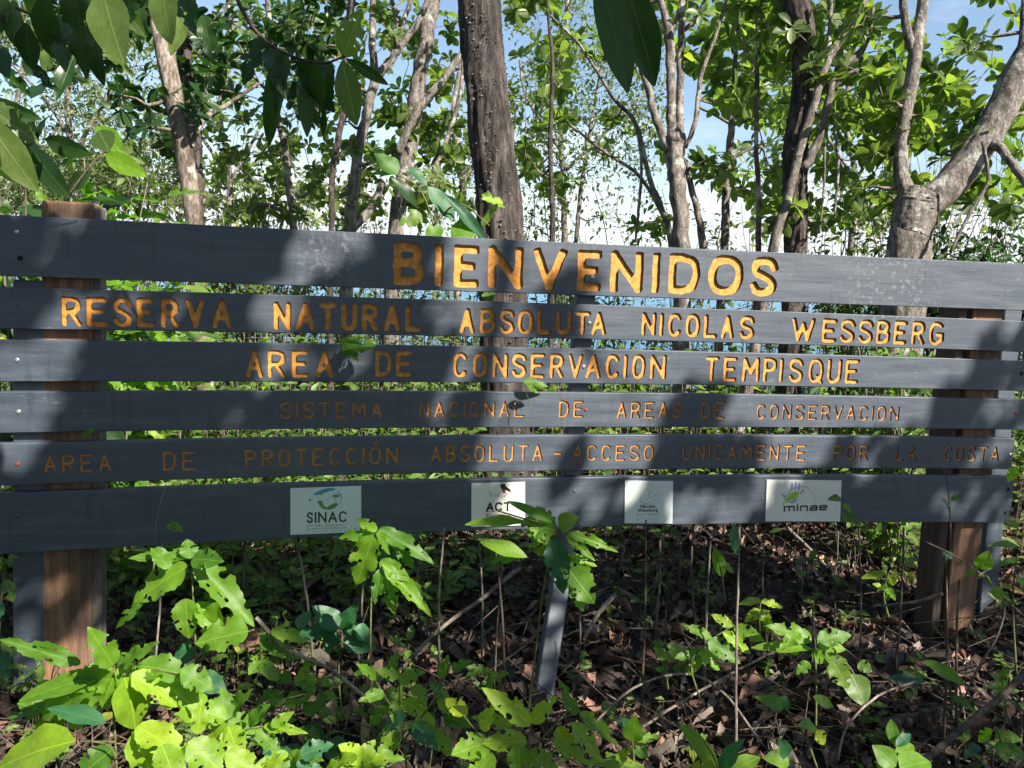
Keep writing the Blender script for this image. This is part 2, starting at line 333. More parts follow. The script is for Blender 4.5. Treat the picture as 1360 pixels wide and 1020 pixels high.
# ------------------------------------------------------------------ stroke lettering: distance field -> outline -> carved groove
def cat(P, n=5): return [tuple(p) for p in smooth_path([(x, y, 0) for x, y in P], [1] * len(P), n)[0][:, :2]]
def oval(x0=0, x1=1, y0=0, y1=1, a0=0, a1=360, n=26, e=.82):
    out = []
    for i in range(n + 1):
        a = R(a0 + (a1 - a0) * i / n); c, s = math.cos(a), math.sin(a)
        out.append(((x0 + x1) / 2 + (x1 - x0) / 2 * math.copysign(abs(c) ** e, c), (y0 + y1) / 2 + (y1 - y0) / 2 * math.copysign(abs(s) ** e, s)))
    return out
SC = cat([(1, .80), (.86, .95), (.5, 1), (.15, .94), (0, .77), (.13, .61), (.5, .51), (.87, .40), (1, .22), (.85, .06), (.5, 0), (.16, .05), (0, .20)])
G = {
 'A': [[(0, 0), (.5, 1), (1, 0)], [(.2, .33), (.8, .33)]],
 'B': [[(0, 0), (0, 1)], [(0, 1), *cat([(.5, 1), (.84, .93), (.90, .76), (.80, .60), (.5, .54)]), (0, .54)], [(0, .54), *cat([(.55, .54), (.92, .46), (1, .27), (.90, .08), (.55, 0)]), (0, 0)]],
 'C': [oval(a0=38, a1=322)], 'D': [[(0, 0), (0, 1)], [(0, 1), *cat([(.45, 1), (.85, .88), (1, .5), (.85, .12), (.45, 0)]), (0, 0)]],
 'E': [[(1, 1), (0, 1), (0, 0), (1, 0)], [(0, .52), (.8, .52)]],
 'G': [oval(a0=42, a1=330), [(1, .18), (1, .45), (.55, .45)]], 'I': [[(.5, 0), (.5, 1)]],
 'L': [[(0, 1), (0, 0), (1, 0)]], 'M': [[(0, 0), (.05, 1), (.5, .35), (.95, 1), (1, 0)]], 'N': [[(0, 0), (0, 1), (1, 0), (1, 1)]],
 'O': [oval()], 'P': [[(0, 0), (0, 1), *cat([(.5, 1), (.9, .93), (1, .75), (.9, .56), (.5, .5)]), (0, .5)]],
 'Q': [oval(), [(.6, .25), (1.02, -.04)]],
 'R': [[(0, 0), (0, 1), *cat([(.5, 1), (.88, .93), (.96, .76), (.88, .58), (.5, .5)]), (0, .5)], [(.45, .5), (1, 0)]],
 'S': [SC], 'T': [[(0, 1), (1, 1)], [(.5, 1), (.5, 0)]], 'U': [[(0, 1), (0, .3), *cat([(.04, .15), (.25, .01), (.5, -.01), (.75, .01), (.96, .15)]), (1, .3), (1, 1)]],
 'V': [[(0, 1), (.5, 0), (1, 1)]], 'W': [[(0, 1), (.25, 0), (.5, .8), (.75, 0), (1, 1)]], '-': [[(0, .5), (1, .5)]],
 'Ó': [oval(), [(.45, 1.22), (.75, 1.42)]],
 'm': [[(0, 0), (0, .9), (.1, 1), (.9, 1), (1, .9), (1, 0)], [(.5, 1), (.5, 0)]], 'n': [[(0, 0), (0, .9), (.1, 1), (.85, 1), (1, .85), (1, 0)]],
 'i': [[(.5, 0), (.5, 1)], [(.5, 1.42), (.5, 1.45)]],
 'a': [[(.08, 1), (.85, 1), (1, .85), (1, 0), (.15, 0), (0, .15), (0, .4), (.12, .52), (1, .52)]],
 'e': [[(1, .5), (0, .5)], [(1, .5), (1, .85), (.85, 1), (.15, 1), (0, .85), (0, .15), (.15, 0), (.95, 0)]],
}
def glyph_sdf(ch, w, h, hw, square=False):
    """list of stroke segments in metres and a distance function"""
    segs = []
    for st in G[ch]:
        pts = [(hw + x * max(w - 2 * hw, 1e-5), hw + y * (h - 2 * hw)) for x, y in st]
        segs += [(*pts[i], *pts[i + 1]) for i in range(len(pts) - 1)]
    segs = np.array(segs)
    def f(X, Y):
        d = np.full(X.shape, 9.0)
        for x0, y0, x1, y1 in segs:
            dx, dy = x1 - x0, y1 - y0; L = math.hypot(dx, dy) + 1e-9
            a = ((X - x0) * dx + (Y - y0) * dy) / L; b = np.abs((X - x0) * dy - (Y - y0) * dx) / L
            ex = np.maximum(np.maximum(-a, a - L), 0)
            if square: dd = np.maximum(b, (ex ** 5 + b ** 5) ** .2)
            else: dd = np.hypot(ex, b)
            d = np.minimum(d, dd)
        return d - hw
    p1, p2 = random.random() * 6, random.random() * 6; a_ = hw * .055; k1 = 1.9 / hw * .33
    return segs, (lambda X, Y: f(X, Y) + a_ * (np.sin(X * k1 * 2.1 + Y * k1 * 1.3 + p1) + np.sin(Y * k1 * 2.7 - X * k1 + p2)))
def contours(f, x0, x1, y0, y1, cell):
    nx = int((x1 - x0) / cell) + 2; ny = int((y1 - y0) / cell) + 2
    xs = x0 + np.arange(nx) * cell; ys = y0 + np.arange(ny) * cell
    X, Y = np.meshgrid(xs, ys); D = f(X, Y) + 1e-7; I = D < 0; nxt = {}
    def ip(a, b):
        (j0, i0), (j1, i1) = a, b; d0, d1 = D[j0, i0], D[j1, i1]; t = d0 / (d0 - d1)
        return (xs[i0] + (xs[i1] - xs[i0]) * t, ys[j0] + (ys[j1] - ys[j0]) * t)
    pos = {}
    for j in range(ny - 1):
        for i in range(nx - 1):
            c = [(j, i), (j, i + 1), (j + 1, i + 1), (j + 1, i)]; s = [I[a] for a in c]
            if all(s) or not any(s): continue
            ex = []
            for k in range(4):
                a, b = c[k], c[(k + 1) % 4]
                if s[k] != s[(k + 1) % 4]:
                    key = (a, b) if a < b else (b, a); pos[key] = ip(*key); ex.append((key, s[k]))
            outs = [k for k, ins in ex if ins]; ins_ = [k for k, ins in ex if not ins]
            # walk with the inside on the left
            if len(outs) == 1: nxt[ins_[0]] = outs[0] if False else outs[0]
            else:
                ks = [k for k, _ in ex]; fl = [b for _, b in ex]
                for q in range(4):
                    if not fl[q]: nxt[ks[q]] = ks[(q + 1) % 4]
    loops = []; seen = set()
    for k0 in list(nxt):
        if k0 in seen: continue
        lp = []; k = k0
        while k not in seen and k in nxt: seen.add(k); lp.append(pos[k]); k = nxt[k]
        if len(lp) > 5: loops.append(simplify(lp, cell * .10))
    return loops
def simplify(lp, tol):
    P = lp[:]; 
    for _ in range(3):
        keep = []; n = len(P); skip = False
        for i in range(n):
            a = P[i - 1]; b = P[i]; c = P[(i + 1) % n]
            L = math.hypot(c[0] - a[0], c[1] - a[1]) + 1e-12; d = abs((b[0] - a[0]) * (c[1] - a[1]) - (b[1] - a[1]) * (c[0] - a[0])) / L
            if d < tol and not skip and n > 8: skip = True
            else: keep.append(b); skip = False
        P = keep
    return P

# sign-local frame: x along the boards, -y towards the viewer, z up
sign = empty('welcome_sign', P0, 'long dark navy slatted wooden welcome sign with six boards and carved orange lettering', 'sign', rot=(0, 0, math.atan2(SD.y, SD.x)))
BT = .032                                                     # board thickness
# photo pixels of each board's top and bottom edge
EDGE = [
 (([0, 285], [440, 307], [900, 329], [1360, 350.5]), ([0, 366], [460, 382.6], [890, 395.7], [1360, 412.5])),
 (([0, 381.3], [480, 394.7], [880, 408.2], [1360, 426.6]), ([0, 437], [480, 443.6], [880, 453.4], [1360, 467.5])),
 (([0, 451.2], [480, 458.2], [880, 465.4], [1360, 479.5]), ([0, 507], [480, 507.3], [880, 510.6], [1360, 519.4])),
 (([0, 520.7], [480, 520.3], [880, 522.5], [1360, 531]), ([0, 575.4], [480, 569.6], [880, 567], [1360, 571.3])),
 (([0, 589.3], [480, 581], [880, 577.6], [1345, 582.5]), ([0, 644.7], [480, 632.3], [880, 622], [1345, 623.6])),
 (([0, 655], [480, 641], [880, 631.9], [1355, 633]), ([0, 736], [480, 711], [880, 697], [1355, 694.5])),
]
def edge_fn(pts):
    q = np.array([on_sign(*p) for p in pts]); c = np.polyfit(q[:, 0], q[:, 1], 2)
    return lambda s: np.polyval(c, s)
def W_(text, x0, x1, yl0, yl1, yr0=None, yr1=None, letters=None): return (text, x0, x1, yl0, yl1, yr0 or yl0, yr1 or yl1, letters)
ROWS = [
 [W_('BIENVENIDOS', 522, 1032, 321.6, 378.5, 341.5, 394.5, [(522.3,563.5),(578,588.5),(603,636),(648,694.5),(708,752),(766.6,798.5),(810.5,854),(865.4,876.7),(887.8,929.4),(940.7,986.6),(997,1031.8)])],
 [W_('RESERVA', 81, 308, 393, 433.5, 397.5, 436.5, [(81,108),(114,143),(149,176),(181,204),(213,238),(246,272),(281,308)]),
  W_('NATURAL', 363.5, 560.8, 400, 438, 405, 441, [(363.5,387),(393,419),(423.5,447.6),(453,475),(480.5,503),(509.6,532.6),(538.5,560.8)]),
  W_('ABSOLUTA', 610.8, 806, 408.4, 442.7, 414, 445.5, [(610.8,631.4),(638,658.5),(664,684),(688,709),(713.4,732.6),(738.5,759.7),(764,785),(786,806)]),
  W_('NICOLAS', 852.7, 1002.8, 414, 445.5, 418.8, 451.3, [(852.7,872),(877,881.5),(887.8,906.5),(911,930.5),(935.4,954),(958.4,976),(983,1002.8)]),
  W_('WESSBERG', 1052, 1254.9, 421.3, 453.5, 427, 459, [(1052,1083),(1092.5,1112),(1116.5,1136.6),(1141,1160.6),(1165,1183.6),(1187.8,1205.5),(1211.8,1229.5),(1234.7,1254.9)])],
 [W_('AREA', 326.5, 443, 464.3, 501.7, 465.3, 502, [(326.5,350),(355.8,380),(387.6,410.5),(419.3,443)]),
  W_('DE', 498.3, 548, 465.6, 500.5, 466, 500.5, [(498.3,520.6),(525.8,548)]),
  W_('CONSERVACION', 602, 885, 467.4, 501, 471, 503.5, [(602,621.8),(628,648),(654.4,675),(680,699.7),(704.8,724),(730.6,749.4),(755,774.5),(778,798.5),(804.7,823.5),(828,834),(839.6,857.5),(863.5,885)]),
  W_('TEMPISQUE', 936.5, 1141, 472.8, 506, 477, 509.6, [(936.5,955),(961,979),(986,1009.5),(1014,1031.8),(1035,1040.6),(1048,1067),(1074,1094),(1098.8,1118),(1122.8,1141)])],
 [W_('SISTEMA', 372, 508, 534.4, 557, 533.6, 555.8), W_('NACIONAL', 557.3, 697.3, 533.6, 554.6, 532.8, 554), W_('DE', 743, 775.5, 532, 554.5), W_('AREAS', 820, 906.5, 533.5, 556),
  W_('DE', 932, 963, 534, 556.5), W_('CONSERVACION', 1006, 1195, 536.4, 556.8, 539.5, 559.3)],
 [W_('AREA', 57.5, 147.5, 604.5, 628.3, 603, 626.4), W_('DE', 216, 259.4, 600, 625.3), W_('PROTECCIÓN', 324.7, 529, 598, 621.5, 592.8, 616.6), W_('ABSOLUTA', 572.8, 721.3, 592, 614.5, 590, 612.5),
  W_('-', 735.7, 747, 600.5, 604.5), W_('ACCESO', 761.4, 868.8, 590.5, 612), W_('UNICAMENTE', 907, 1070.6, 590, 611, 591, 612), W_('POR', 1107, 1154, 591, 612), W_('LA', 1190.6, 1217.8, 592, 612), W_('COSTA', 1254, 1327.6, 593, 613)],
 [],
]
STYLE = [(.105, .0105, True), (.094, .0075, False), (.082, .0065, False), (.068, .005, False), (.066, .0045, False), None]   # half stroke / cap height, depth, square ends
RATIO = {'I': .12, 'M': 1.25, 'W': 1.3, '-': 1, 'N': 1.02}
s_left = on_sign(-60, 500)[0]
ENDPX = [1385, 1378, 1375, 1366, 1352, 1357]
SCREWS = [
 [(23, 308, 'm'), (27.5, 343, 'd'), (786.5, 368, 'm')], [(24, 405, 'p'), (783, 429, 'm')],
 [(23, 478, 'm'), (775, 487, 'm'), (1356, 496, 'd')], [(24, 547, 'm'), (778, 544, 'r'), (1350, 549, 'r')],
 [(23.6, 616.5, 'r'), (768, 616, 'r'), (1342, 604, 'm')], [(23, 685, 'p'), (25, 716, 'p'), (763, 652, 'p'), (763, 685, 'p'), (1338, 650, 'd'), (1334, 681, 'd')]]
BLAB = ['widest top board with the largest carved letters', 'second board from the top, carved with the reserve name', 'third board with a carved line of medium letters', 'fourth board with thin small carved letters', 'fifth board with the lowest carved line', 'bottom board carrying four pale plaques']
for bi in range(6):
    top, bot = edge_fn(EDGE[bi][0]), edge_fn(EDGE[bi][1])
    s1 = on_sign(ENDPX[bi], 550)[0]; yoff = (-.004, .001, -.002, .002, 0, -.003)[bi]
    n = 90; ss = np.linspace(s_left, s1, n)
    jt = (rng.random(n) - .5) * .0009; jb = (rng.random(n) - .5) * .0009
    loops = []; infos = []
    if STYLE[bi]:
        rel, depth, sq = STYLE[bi]
        for (text, px0, px1, a0, a1, b0, b1, lets) in ROWS[bi]:
            if lets is None:
                ws = [RATIO.get(c, 1) if c != 'I' else .12 for c in text]; gap = .42
                tot = sum(ws) + gap * (len(ws) - 1); u = (px1 - px0) / tot; lets = []; x = px0
                for w_ in ws: lets.append((x, x + w_ * u)); x += (w_ + gap) * u
            for ch, (lx0, lx1) in zip(text, lets):
                t = ((lx0 + lx1) / 2 - px0) / max(px1 - px0, 1); ya, yb = a0 + (b0 - a0) * t, a1 + (b1 - a1) * t
                S0, Z0 = on_sign(lx0, (ya + yb) / 2); S1, _ = on_sign(lx1, (ya + yb) / 2)
                _, zt = on_sign((lx0 + lx1) / 2, ya); _, zb = on_sign((lx0 + lx1) / 2, yb)
                w, h = S1 - S0, zt - zb; hw = rel * h * (.94 + .12 * random.random())
                if ch == 'I': c_ = (S0 + S1) / 2; w = max(w, 2 * hw); S0 = c_ - w / 2
                if ch == '-': hw = h / 2
                base_slope = (top((S0 + S1) / 2 + .05) - top((S0 + S1) / 2 - .05)) / .1
                segs, f = glyph_sdf(ch, w, h, hw, sq)
                cell = max(hw / 2.6, .0013)
                lp = contours(f, -.003 - hw, w + hw + .003, -.01 - hw, h * 1.5, cell)
                sh = base_slope
                infos.append((ch, S0, zb, f, w, sh, lp))
    # front face with the letter holes
    V2 = []; E2 = []
    def addloop(P):
        b = len(V2); V2.extend([Vector(p) for p in P]); k = len(P); E2.extend([(b + i, b + (i + 1) % k) for i in range(k)]); return b
    iw = .0025
    outer = [(s, bot(s) + iw + jb[i]) for i, s in enumerate(ss)] + [(s, top(s) - iw + jt[i]) for i, s in reversed(list(enumerate(ss)))]
    outer[0] = (outer[0][0] + iw, outer[0][1]); outer[-1] = (outer[-1][0] + iw, outer[-1][1]); outer[n - 1] = (outer[n - 1][0] - iw, outer[n - 1][1]); outer[n] = (outer[n][0] - iw, outer[n][1])
    addloop(outer)
    for inf in infos:
        ch, S0, zb, f, w, sh, lp = inf
        for P in lp: addloop([(S0 + x, zb + y + sh * (x - w / 2)) for x, y in P])
    v, e, fcs, ov, oe, of = delaunay_2d_cdt(V2, E2, [], 1, 1e-6)
    front = []; back = [[] for _ in infos]
    ctr = [(i, inf) for i, inf in enumerate(infos)]
    for tri in fcs:
        cx = sum(v[i][0] for i in tri) / len(tri); cy = sum(v[i][1] for i in tri) / len(tri); hit = None
        for i, (ch, S0, zb, f, w, sh, lp) in ctr:
            if S0 - .01 < cx < S0 + w + .01:
                x = cx - S0; y = cy - zb - sh * (x - w / 2)
                if f(np.array([x]), np.array([y]))[0] < 0: hit = i; break
        if hit is None: front.append(tri)
        else: back[hit].append(tri)
    def orient(t):   # facing the viewer (-y)
        a, b, c = v[t[0]], v[t[1]], v[t[2]]
        return tuple(t) if (b[0] - a[0]) * (c[1] - a[1]) - (b[1] - a[1]) * (c[0] - a[0]) > 0 else tuple(reversed(t))
    mb = MB(); used = sorted({i for t in front for i in t}); mp_ = {a: k for k, a in enumerate(used)}
    mb.add([(v[i][0], yoff, v[i][1]) for i in used], [tuple(mp_[i] for i in orient(t)) for t in front])
    # bevel ring, edges and back
    o2 = [(s, bot(s) + jb[i]) for i, s in enumerate(ss)] + [(s, top(s) + jt[i]) for i, s in reversed(list(enumerate(ss)))]
    k = len(outer)
    ring = [(p[0], yoff, p[1]) for p in outer] + [(p[0], yoff + iw * .9, p[1]) for p in o2] + [(p[0], yoff + BT, p[1]) for p in o2]
    F = [(a * k + i, (a + 1) * k + i, (a + 1) * k + (i + 1) % k, a * k + (i + 1) % k) for a in (0, 1) for i in range(k)]
    F += [(2 * k + i, 2 * k + (2 * n - 1 - i), 2 * k + (2 * n - 2 - i), 2 * k + i + 1) for i in range(n - 1)]
    mb.add(ring, F)
    board = mb.build('board', M['navy'], sign, smooth=False); tag(board, BLAB[bi])
    for i, (ch, S0, zb, f, w, sh, lp) in enumerate(infos):
        mb = MB(); fl = back[i]
        used = sorted({q for t in fl for q in t}); mp_ = {a: q for q, a in enumerate(used)}
        mb.add([(v[q][0], yoff + depth, v[q][1]) for q in used], [tuple(mp_[q] for q in orient(t)) for t in fl], mat=0)
        for P in lp:
            Q = [(S0 + x, zb + y + sh * (x - w / 2)) for x, y in P]; kk = len(Q)
            mb.add([(a, yoff, b) for a, b in Q] + [(a, yoff + depth, b) for a, b in Q], [(q, q + kk, (q + 1) % kk + kk, (q + 1) % kk) for q in range(kk)], mat=1)
        mb.build('carved_letter', [M['orange_shaded' if bi > 2 else 'orange'], M['groove']], board, smooth=False)
    for (px, py, kd) in SCREWS[bi]:
        s, z = on_sign(px, py); mb = MB(); r = .0072 if kd != 'd' else .008
        prof = {'m': [(r, 0), (r, -.0018), (r * .7, -.0032), (r * .25, -.0034), (r * .22, -.0022)], 'r': [(r, 0), (r, -.0016), (r * .7, -.003), (r * .25, -.0032), (r * .22, -.002)],
                'p': [(r * 1.0, 0), (r, -.0014), (r * .75, -.0026), (r * .3, -.003), (r * .25, -.0016)], 'd': [(r * 1.15, -.0004), (r * 1.05, -.0009), (r * .85, -.0006), (r * .6, -.0003), (r * .3, -.0003)]}[kd]
        V = []; K = 12
        for (rr, y) in prof: V += [(s + rr * math.cos(a * 2 * math.pi / K), yoff + y, z + rr * math.sin(a * 2 * math.pi / K)) for a in range(K)]
        F = [(a * K + b, (a + 1) * K + b, (a + 1) * K + (b + 1) % K, a * K + (b + 1) % K) for a in range(len(prof) - 1) for b in range(K)] + [tuple(range((len(prof) - 1) * K, len(prof) * K))]
        mb.add(V, F); mb.build('screw', M[{'m': 'screw', 'r': 'rust', 'p': 'navy', 'd': 'hole'}[kd]], board, smooth=False)

# posts, built in the sign frame
def post(name, tp, bp, wid, dep, y0, ztop, mat, label=None, taper=0):
    """tp, bp: photo pixels (centre) at two heights on the plane y0 behind the fronts"""
    (sa, za), (sb, zb) = on_sign(*tp, -y0), on_sign(*bp, -y0)
    sl_ = (sa - sb) / (za - zb); mb = MB(); box(mb, -wid / 2, wid / 2, y0, y0 + dep, 0, 1, .004)
    vv = mb.v[0]; z = vv[:, 2].copy(); zz = -.15 + z * (ztop + .15)
    vv[:, 0] += sb + sl_ * (zz - zb); vv[:, 2] = zz
    # split lengthwise so that it is not a bare box: slight bow
    o = mb.build(name, M[mat], sign, smooth=False)
    if label: tag(o, label)
    return o
zt = on_sign(90, 268, -.05)[1]
post('post', (89, 280), (88, 880), .158, .085, BT + .002, zt, 'post_wood', 'brown square left post standing a little above the top board')
post('post_side', (126, 284), (127, 880), .036, .07, BT + .02, zt - .01, 'post_grey', 'weathered grey plank on the right side of the left post')
post('painted_post', (38, 400), (37, 880), .098, .07, BT + .001, on_sign(30, 372)[1], 'navy', 'narrow painted post left of the brown one')
zb_ = on_sign(756, 700, -.05)[1]
mb = MB(); (sa, za), (sb, zb) = on_sign(777, 398, -.05), on_sign(753, 715, -.05); gq = on_ground(716, 955); gs = (gq - P0).dot(SD); gy = -(gq - P0).dot(SN)
st_ = [(sa + (sa - sb) / (za - zb) * (on_sign(780, 345)[1] - za), BT + .003, on_sign(780, 345)[1], .078), (sb, BT + .003, zb - .01, .072), (sb, BT + .003, zb - .02, .070), (gs + .0, gy, gq.z - .05, .074)]
V = []
for (x, y, z, w_) in st_: V += [(x - w_ / 2, y, z), (x + w_ / 2, y, z), (x + w_ / 2, y + .05, z), (x - w_ / 2, y + .05, z)]
mb.add(V, [(0, 1, 2, 3), (15, 14, 13, 12)] + [(a * 4 + i, (a + 1) * 4 + i, (a + 1) * 4 + (i + 1) % 4, a * 4 + (i + 1) % 4) for a in range(3) for i in range(4)])
o = mb.build('painted_post', M['navy'], sign, smooth=False); tag(o, 'leaning painted middle post')
bv = o.modifiers.new('bevel', 'BEVEL'); bv.width = .004; bv.segments = 1
post('post', (1311, 430), (1270, 886), .155, .13, BT + .002, on_sign(1300, 375)[1], 'post_wood', 'thick brown right post')
post('post_side', (1278, 430), (1238, 884), .045, .12, BT + .004, on_sign(1300, 378)[1], 'post_wood_shaded', 'left face of the right post, its shade put into darker wood')  # stands for the post's own left face, shade painted in as darker wood
post('painted_post', (1345, 430), (1310, 840), .10, .12, BT + .18, on_sign(1340, 375)[1], 'navy', 'painted post behind the right post')

# ------------------------------------------------------------------ plaques
def text_mesh(body, width, height, mat, parent, x, y, z, bold=0, spacing=1, align='CENTER'):
    c = bpy.data.curves.new('print', 'FONT'); c.body = body; c.size = 1; c.offset = bold; c.space_character = spacing; c.resolution_u = 3
    o = bpy.data.objects.new('print', c); COL.objects.link(o); dg = bpy.context.evaluated_depsgraph_get()
    me = bpy.data.meshes.new_from_object(o.evaluated_get(dg)); bpy.data.objects.remove(o); bpy.data.curves.remove(c)
    co = np.empty(len(me.vertices) * 3); me.vertices.foreach_get('co', co); co = co.reshape(-1, 3)
    mn, mxx = co.min(0), co.max(0); sx = width / (mxx[0] - mn[0]); sz = height / (mxx[1] - mn[1])
    out = np.stack([(co[:, 0] - (mn[0] + mxx[0]) / 2) * sx + x, np.full(len(co), y), (co[:, 1] - mn[1]) * sz + z], 1)
    me.vertices.foreach_set('co', out.ravel()); me.materials.clear(); me.materials.append(M[mat]); me.update()
    t = bpy.data.objects.new('printed_text', me); COL.objects.link(t); t.parent = parent; return t
def flat(name, polys, mat, parent, y):
    for P in polys:
        mb = MB()
        vv, ee, ff, _, _, _ = delaunay_2d_cdt([Vector(p) for p in P], [(i, (i + 1) % len(P)) for i in range(len(P))], [], 1, 1e-7)
        mb.add([(p[0], y, p[1]) for p in vv], [tuple(f) for f in ff]); mb.build(name, M[mat], parent, smooth=False)
def line(P, w):
    """thin ribbon polygon along P"""
    P = np.array(P); T = np.gradient(P, axis=0); T /= np.linalg.norm(T, axis=1)[:, None] + 1e-9; N = np.stack([-T[:, 1], T[:, 0]], 1) * w / 2
    return [tuple(p) for p in P + N] + [tuple(p) for p in (P - N)[::-1]]
def ell(cx, cy, rx, ry, a0=0, a1=360, n=20): return [(cx + rx * math.cos(R(a0 + (a1 - a0) * i / n)), cy + ry * math.sin(R(a0 + (a1 - a0) * i / n))) for i in range(n + (0 if a1 - a0 == 360 else 1))]
def strokes(name, text, x0, x1, z0, h, rel, mat, parent, y, gap=.3, ratios=None):
    ws = [(ratios or {}).get(c, 1) for c in text]; tot = sum(ws) + gap * (len(ws) - 1); u = (x1 - x0) / tot; x = x0; mb = MB()
    for c, w_ in zip(text, ws):
        w = w_ * u; hw = rel * h; segs, f = glyph_sdf(c, max(w, 2 * hw), h, hw, True)
        lps = contours(f, -hw * 2, w + hw * 2, -hw * 2, h * 1.7, hw / 2)
        V2 = []; E2 = []
        for P in lps: b = len(V2); V2 += [Vector(p) for p in P]; E2 += [(b + i, b + (i + 1) % len(P)) for i in range(len(P))]
        vv, ee, ff, _, _, _ = delaunay_2d_cdt(V2, E2, [], 1, 1e-7)
        keep = [t for t in ff if f(np.array([sum(vv[i][0] for i in t) / 3]), np.array([sum(vv[i][1] for i in t) / 3]))[0] < 0]
        mb.add([(p[0] + x, y, p[1] + z0) for p in vv], [tuple(t) for t in keep]); x += w + gap * u
    return mb.build(name, M[mat], parent, smooth=False)
PT = -.0045
def plaque(tl, tr, bl, br, mat, label):
    q = [on_sign(*p, .004) for p in (tl, tr, br, bl)]; cx = sum(a[0] for a in q) / 4; cz = sum(a[1] for a in q) / 4
    root = bpy.data.objects.new('plaque', None)
    mb = MB(); V = [(a - cx, PT, b - cz) for a, b in q] + [(a - cx, -.0002, b - cz) for a, b in q]
    mb.add(V, [(0, 3, 2, 1)] + [(i, (i + 1) % 4, 4 + (i + 1) % 4, 4 + i) for i in range(4)])
    o = mb.build('plaque', M[mat], sign, smooth=False); o.location = (cx, -.003, cz); tag(o, label)
    w = ((q[1][0] - q[0][0]) + (q[2][0] - q[3][0])) / 2; h = ((q[0][1] - q[3][1]) + (q[1][1] - q[2][1])) / 2
    return o, w, h
Y1, Y2, Y3 = PT - .0004, PT - .0007, PT - .0010
p1, w, h = plaque((385.7, 648.5), (479.7, 645), (385.7, 710), (479.7, 706), 'plate', 'leftmost pale plaque with a green and blue round emblem')
X = lambda u: (u - .5) * w
Z = lambda v_: (.5 - v_) * h
def P_(pts): return [(X(a), Z(b)) for a, b in pts]
flat('printed_mark', [P_([(.305,.165),(.36,.10),(.44,.045),(.53,.018),(.60,.02),(.645,.055),(.60,.075),(.52,.10),(.47,.125),(.43,.16)]), P_([(.255,.245),(.315,.245),(.29,.27),(.268,.315)]), P_([(.65,.115),(.69,.125),(.715,.17),(.70,.20),(.68,.155)])], 'ink_blue', p1, Y1)
flat('printed_mark', [P_([(.405,.155),(.44,.10),(.49,.04),(.545,.01),(.51,.06),(.475,.11),(.445,.16)])], 'ink_green', p1, Y2)
flat('printed_mark', [P_([(.372,.29),(.43,.28),(.45,.31),(.455,.36),(.48,.41),(.51,.44),(.55,.39),(.60,.355),(.64,.345),(.675,.365),(.645,.43),(.59,.475),(.53,.49),(.46,.465),(.41,.405)]), P_([(.585,.205),(.60,.17),(.635,.155),(.675,.175),(.695,.205),(.66,.225),(.61,.225)])], 'ink_green', p1, Y1)
flat('printed_mark', [line(P_([(.637,.22),(.637,.35)]), .0012), line(P_([(.45,.275),(.50,.27),(.55,.24),(.575,.20),(.60,.165)]), .0008), line(P_([(.70,.15),(.715,.22),(.71,.30),(.68,.37)]), .0012), line(P_([(.36,.16),(.38,.20),(.41,.235)]), .0010), line(P_([(.53,.165),(.58,.14),(.66,.10),(.72,.05)]), .0007)], 'ink_darkgreen', p1, Y2)
strokes('printed_text', 'SINAC', X(.23), X(.80), Z(.765), .235 * h, .075, 'ink_darkgreen', p1, Y1, .22, {'I': .2, 'N': 1.05, 'S': .75, 'A': 1.1, 'C': 1.05})
text_mesh('SISTEMA NACIONAL', .56 * w, .035 * h, 'ink_grey', p1, X(.515), Y1, Z(.842), .01, 1.3)
text_mesh('DE ÁREAS DE CONSERVACIÓN', .56 * w, .038 * h, 'ink_grey', p1, X(.515), Y1, Z(.905), .008)
text_mesh('COSTA RICA', .55 * w, .022 * h, 'ink_black', p1, X(.515), Y1, Z(.962), .02, 2.2)
p2, w, h = plaque((626, 641.8), (697, 640), (626, 699.7), (697, 697), 'plate_warm', 'small plaque with a printed bird on a branch')
flat('printed_mark', [P_([(.52,.05),(.56,.015),(.61,.03),(.635,.09),(.70,.15),(.745,.22),(.69,.205),(.63,.165),(.60,.20),(.56,.16),(.53,.11)])], 'ink_black', p2, Y1)
flat('printed_mark', [P_([(.545,.13),(.575,.14),(.62,.18),(.625,.235),(.60,.25),(.565,.21)])], 'ink_red', p2, Y2)
flat('printed_mark', [line(P_(q), .0011) for q in ([(.30,.20),(.36,.27),(.43,.28),(.52,.31),(.60,.30),(.66,.27)], [(.33,.30),(.36,.25),(.40,.20)], [(.42,.28),(.44,.22)], [(.47,.27),(.53,.24)], [(.54,.32),(.60,.38),(.64,.42)], [(.58,.31),(.66,.33),(.69,.32)], [(.60,.33),(.64,.27),(.70,.25)], [(.37,.32),(.35,.25),(.30,.16)], [(.48,.31),(.44,.33)])], 'ink_black', p2, Y1)
strokes('printed_text', 'ACT', X(.27), X(.745), Z(.655), .21 * h, .10, 'ink_black', p2, Y1, .12, {})
flat('printed_mark', [line(P_(q), .0016) for q in ([(.26,.655),(.35,.655)], [(.385,.655),(.455,.655)], [(.65,.655),(.73,.655)])], 'ink_black', p2, Y2)
text_mesh('Área de Conservación', .47 * w, .040 * h, 'ink_red', p2, X(.50), Y1, Z(.735), .005)
text_mesh('Tempisque', .46 * w, .115 * h, 'ink_red', p2, X(.50), Y1, Z(.84), .01)
text_mesh('SINAC', .42 * w, .03 * h, 'ink_grey', p2, X(.50), Y1, Z(.885), 0, 2.4)
text_mesh('COSTA RICA', .46 * w, .03 * h, 'ink_grey', p2, X(.50), Y1, Z(.955), 0, 2.0)
p3, w, h = plaque((829.8, 638.3), (893.6, 638.8), (829.2, 694.6), (892.6, 695), 'plate', 'small plaque with a line drawing of a flower')
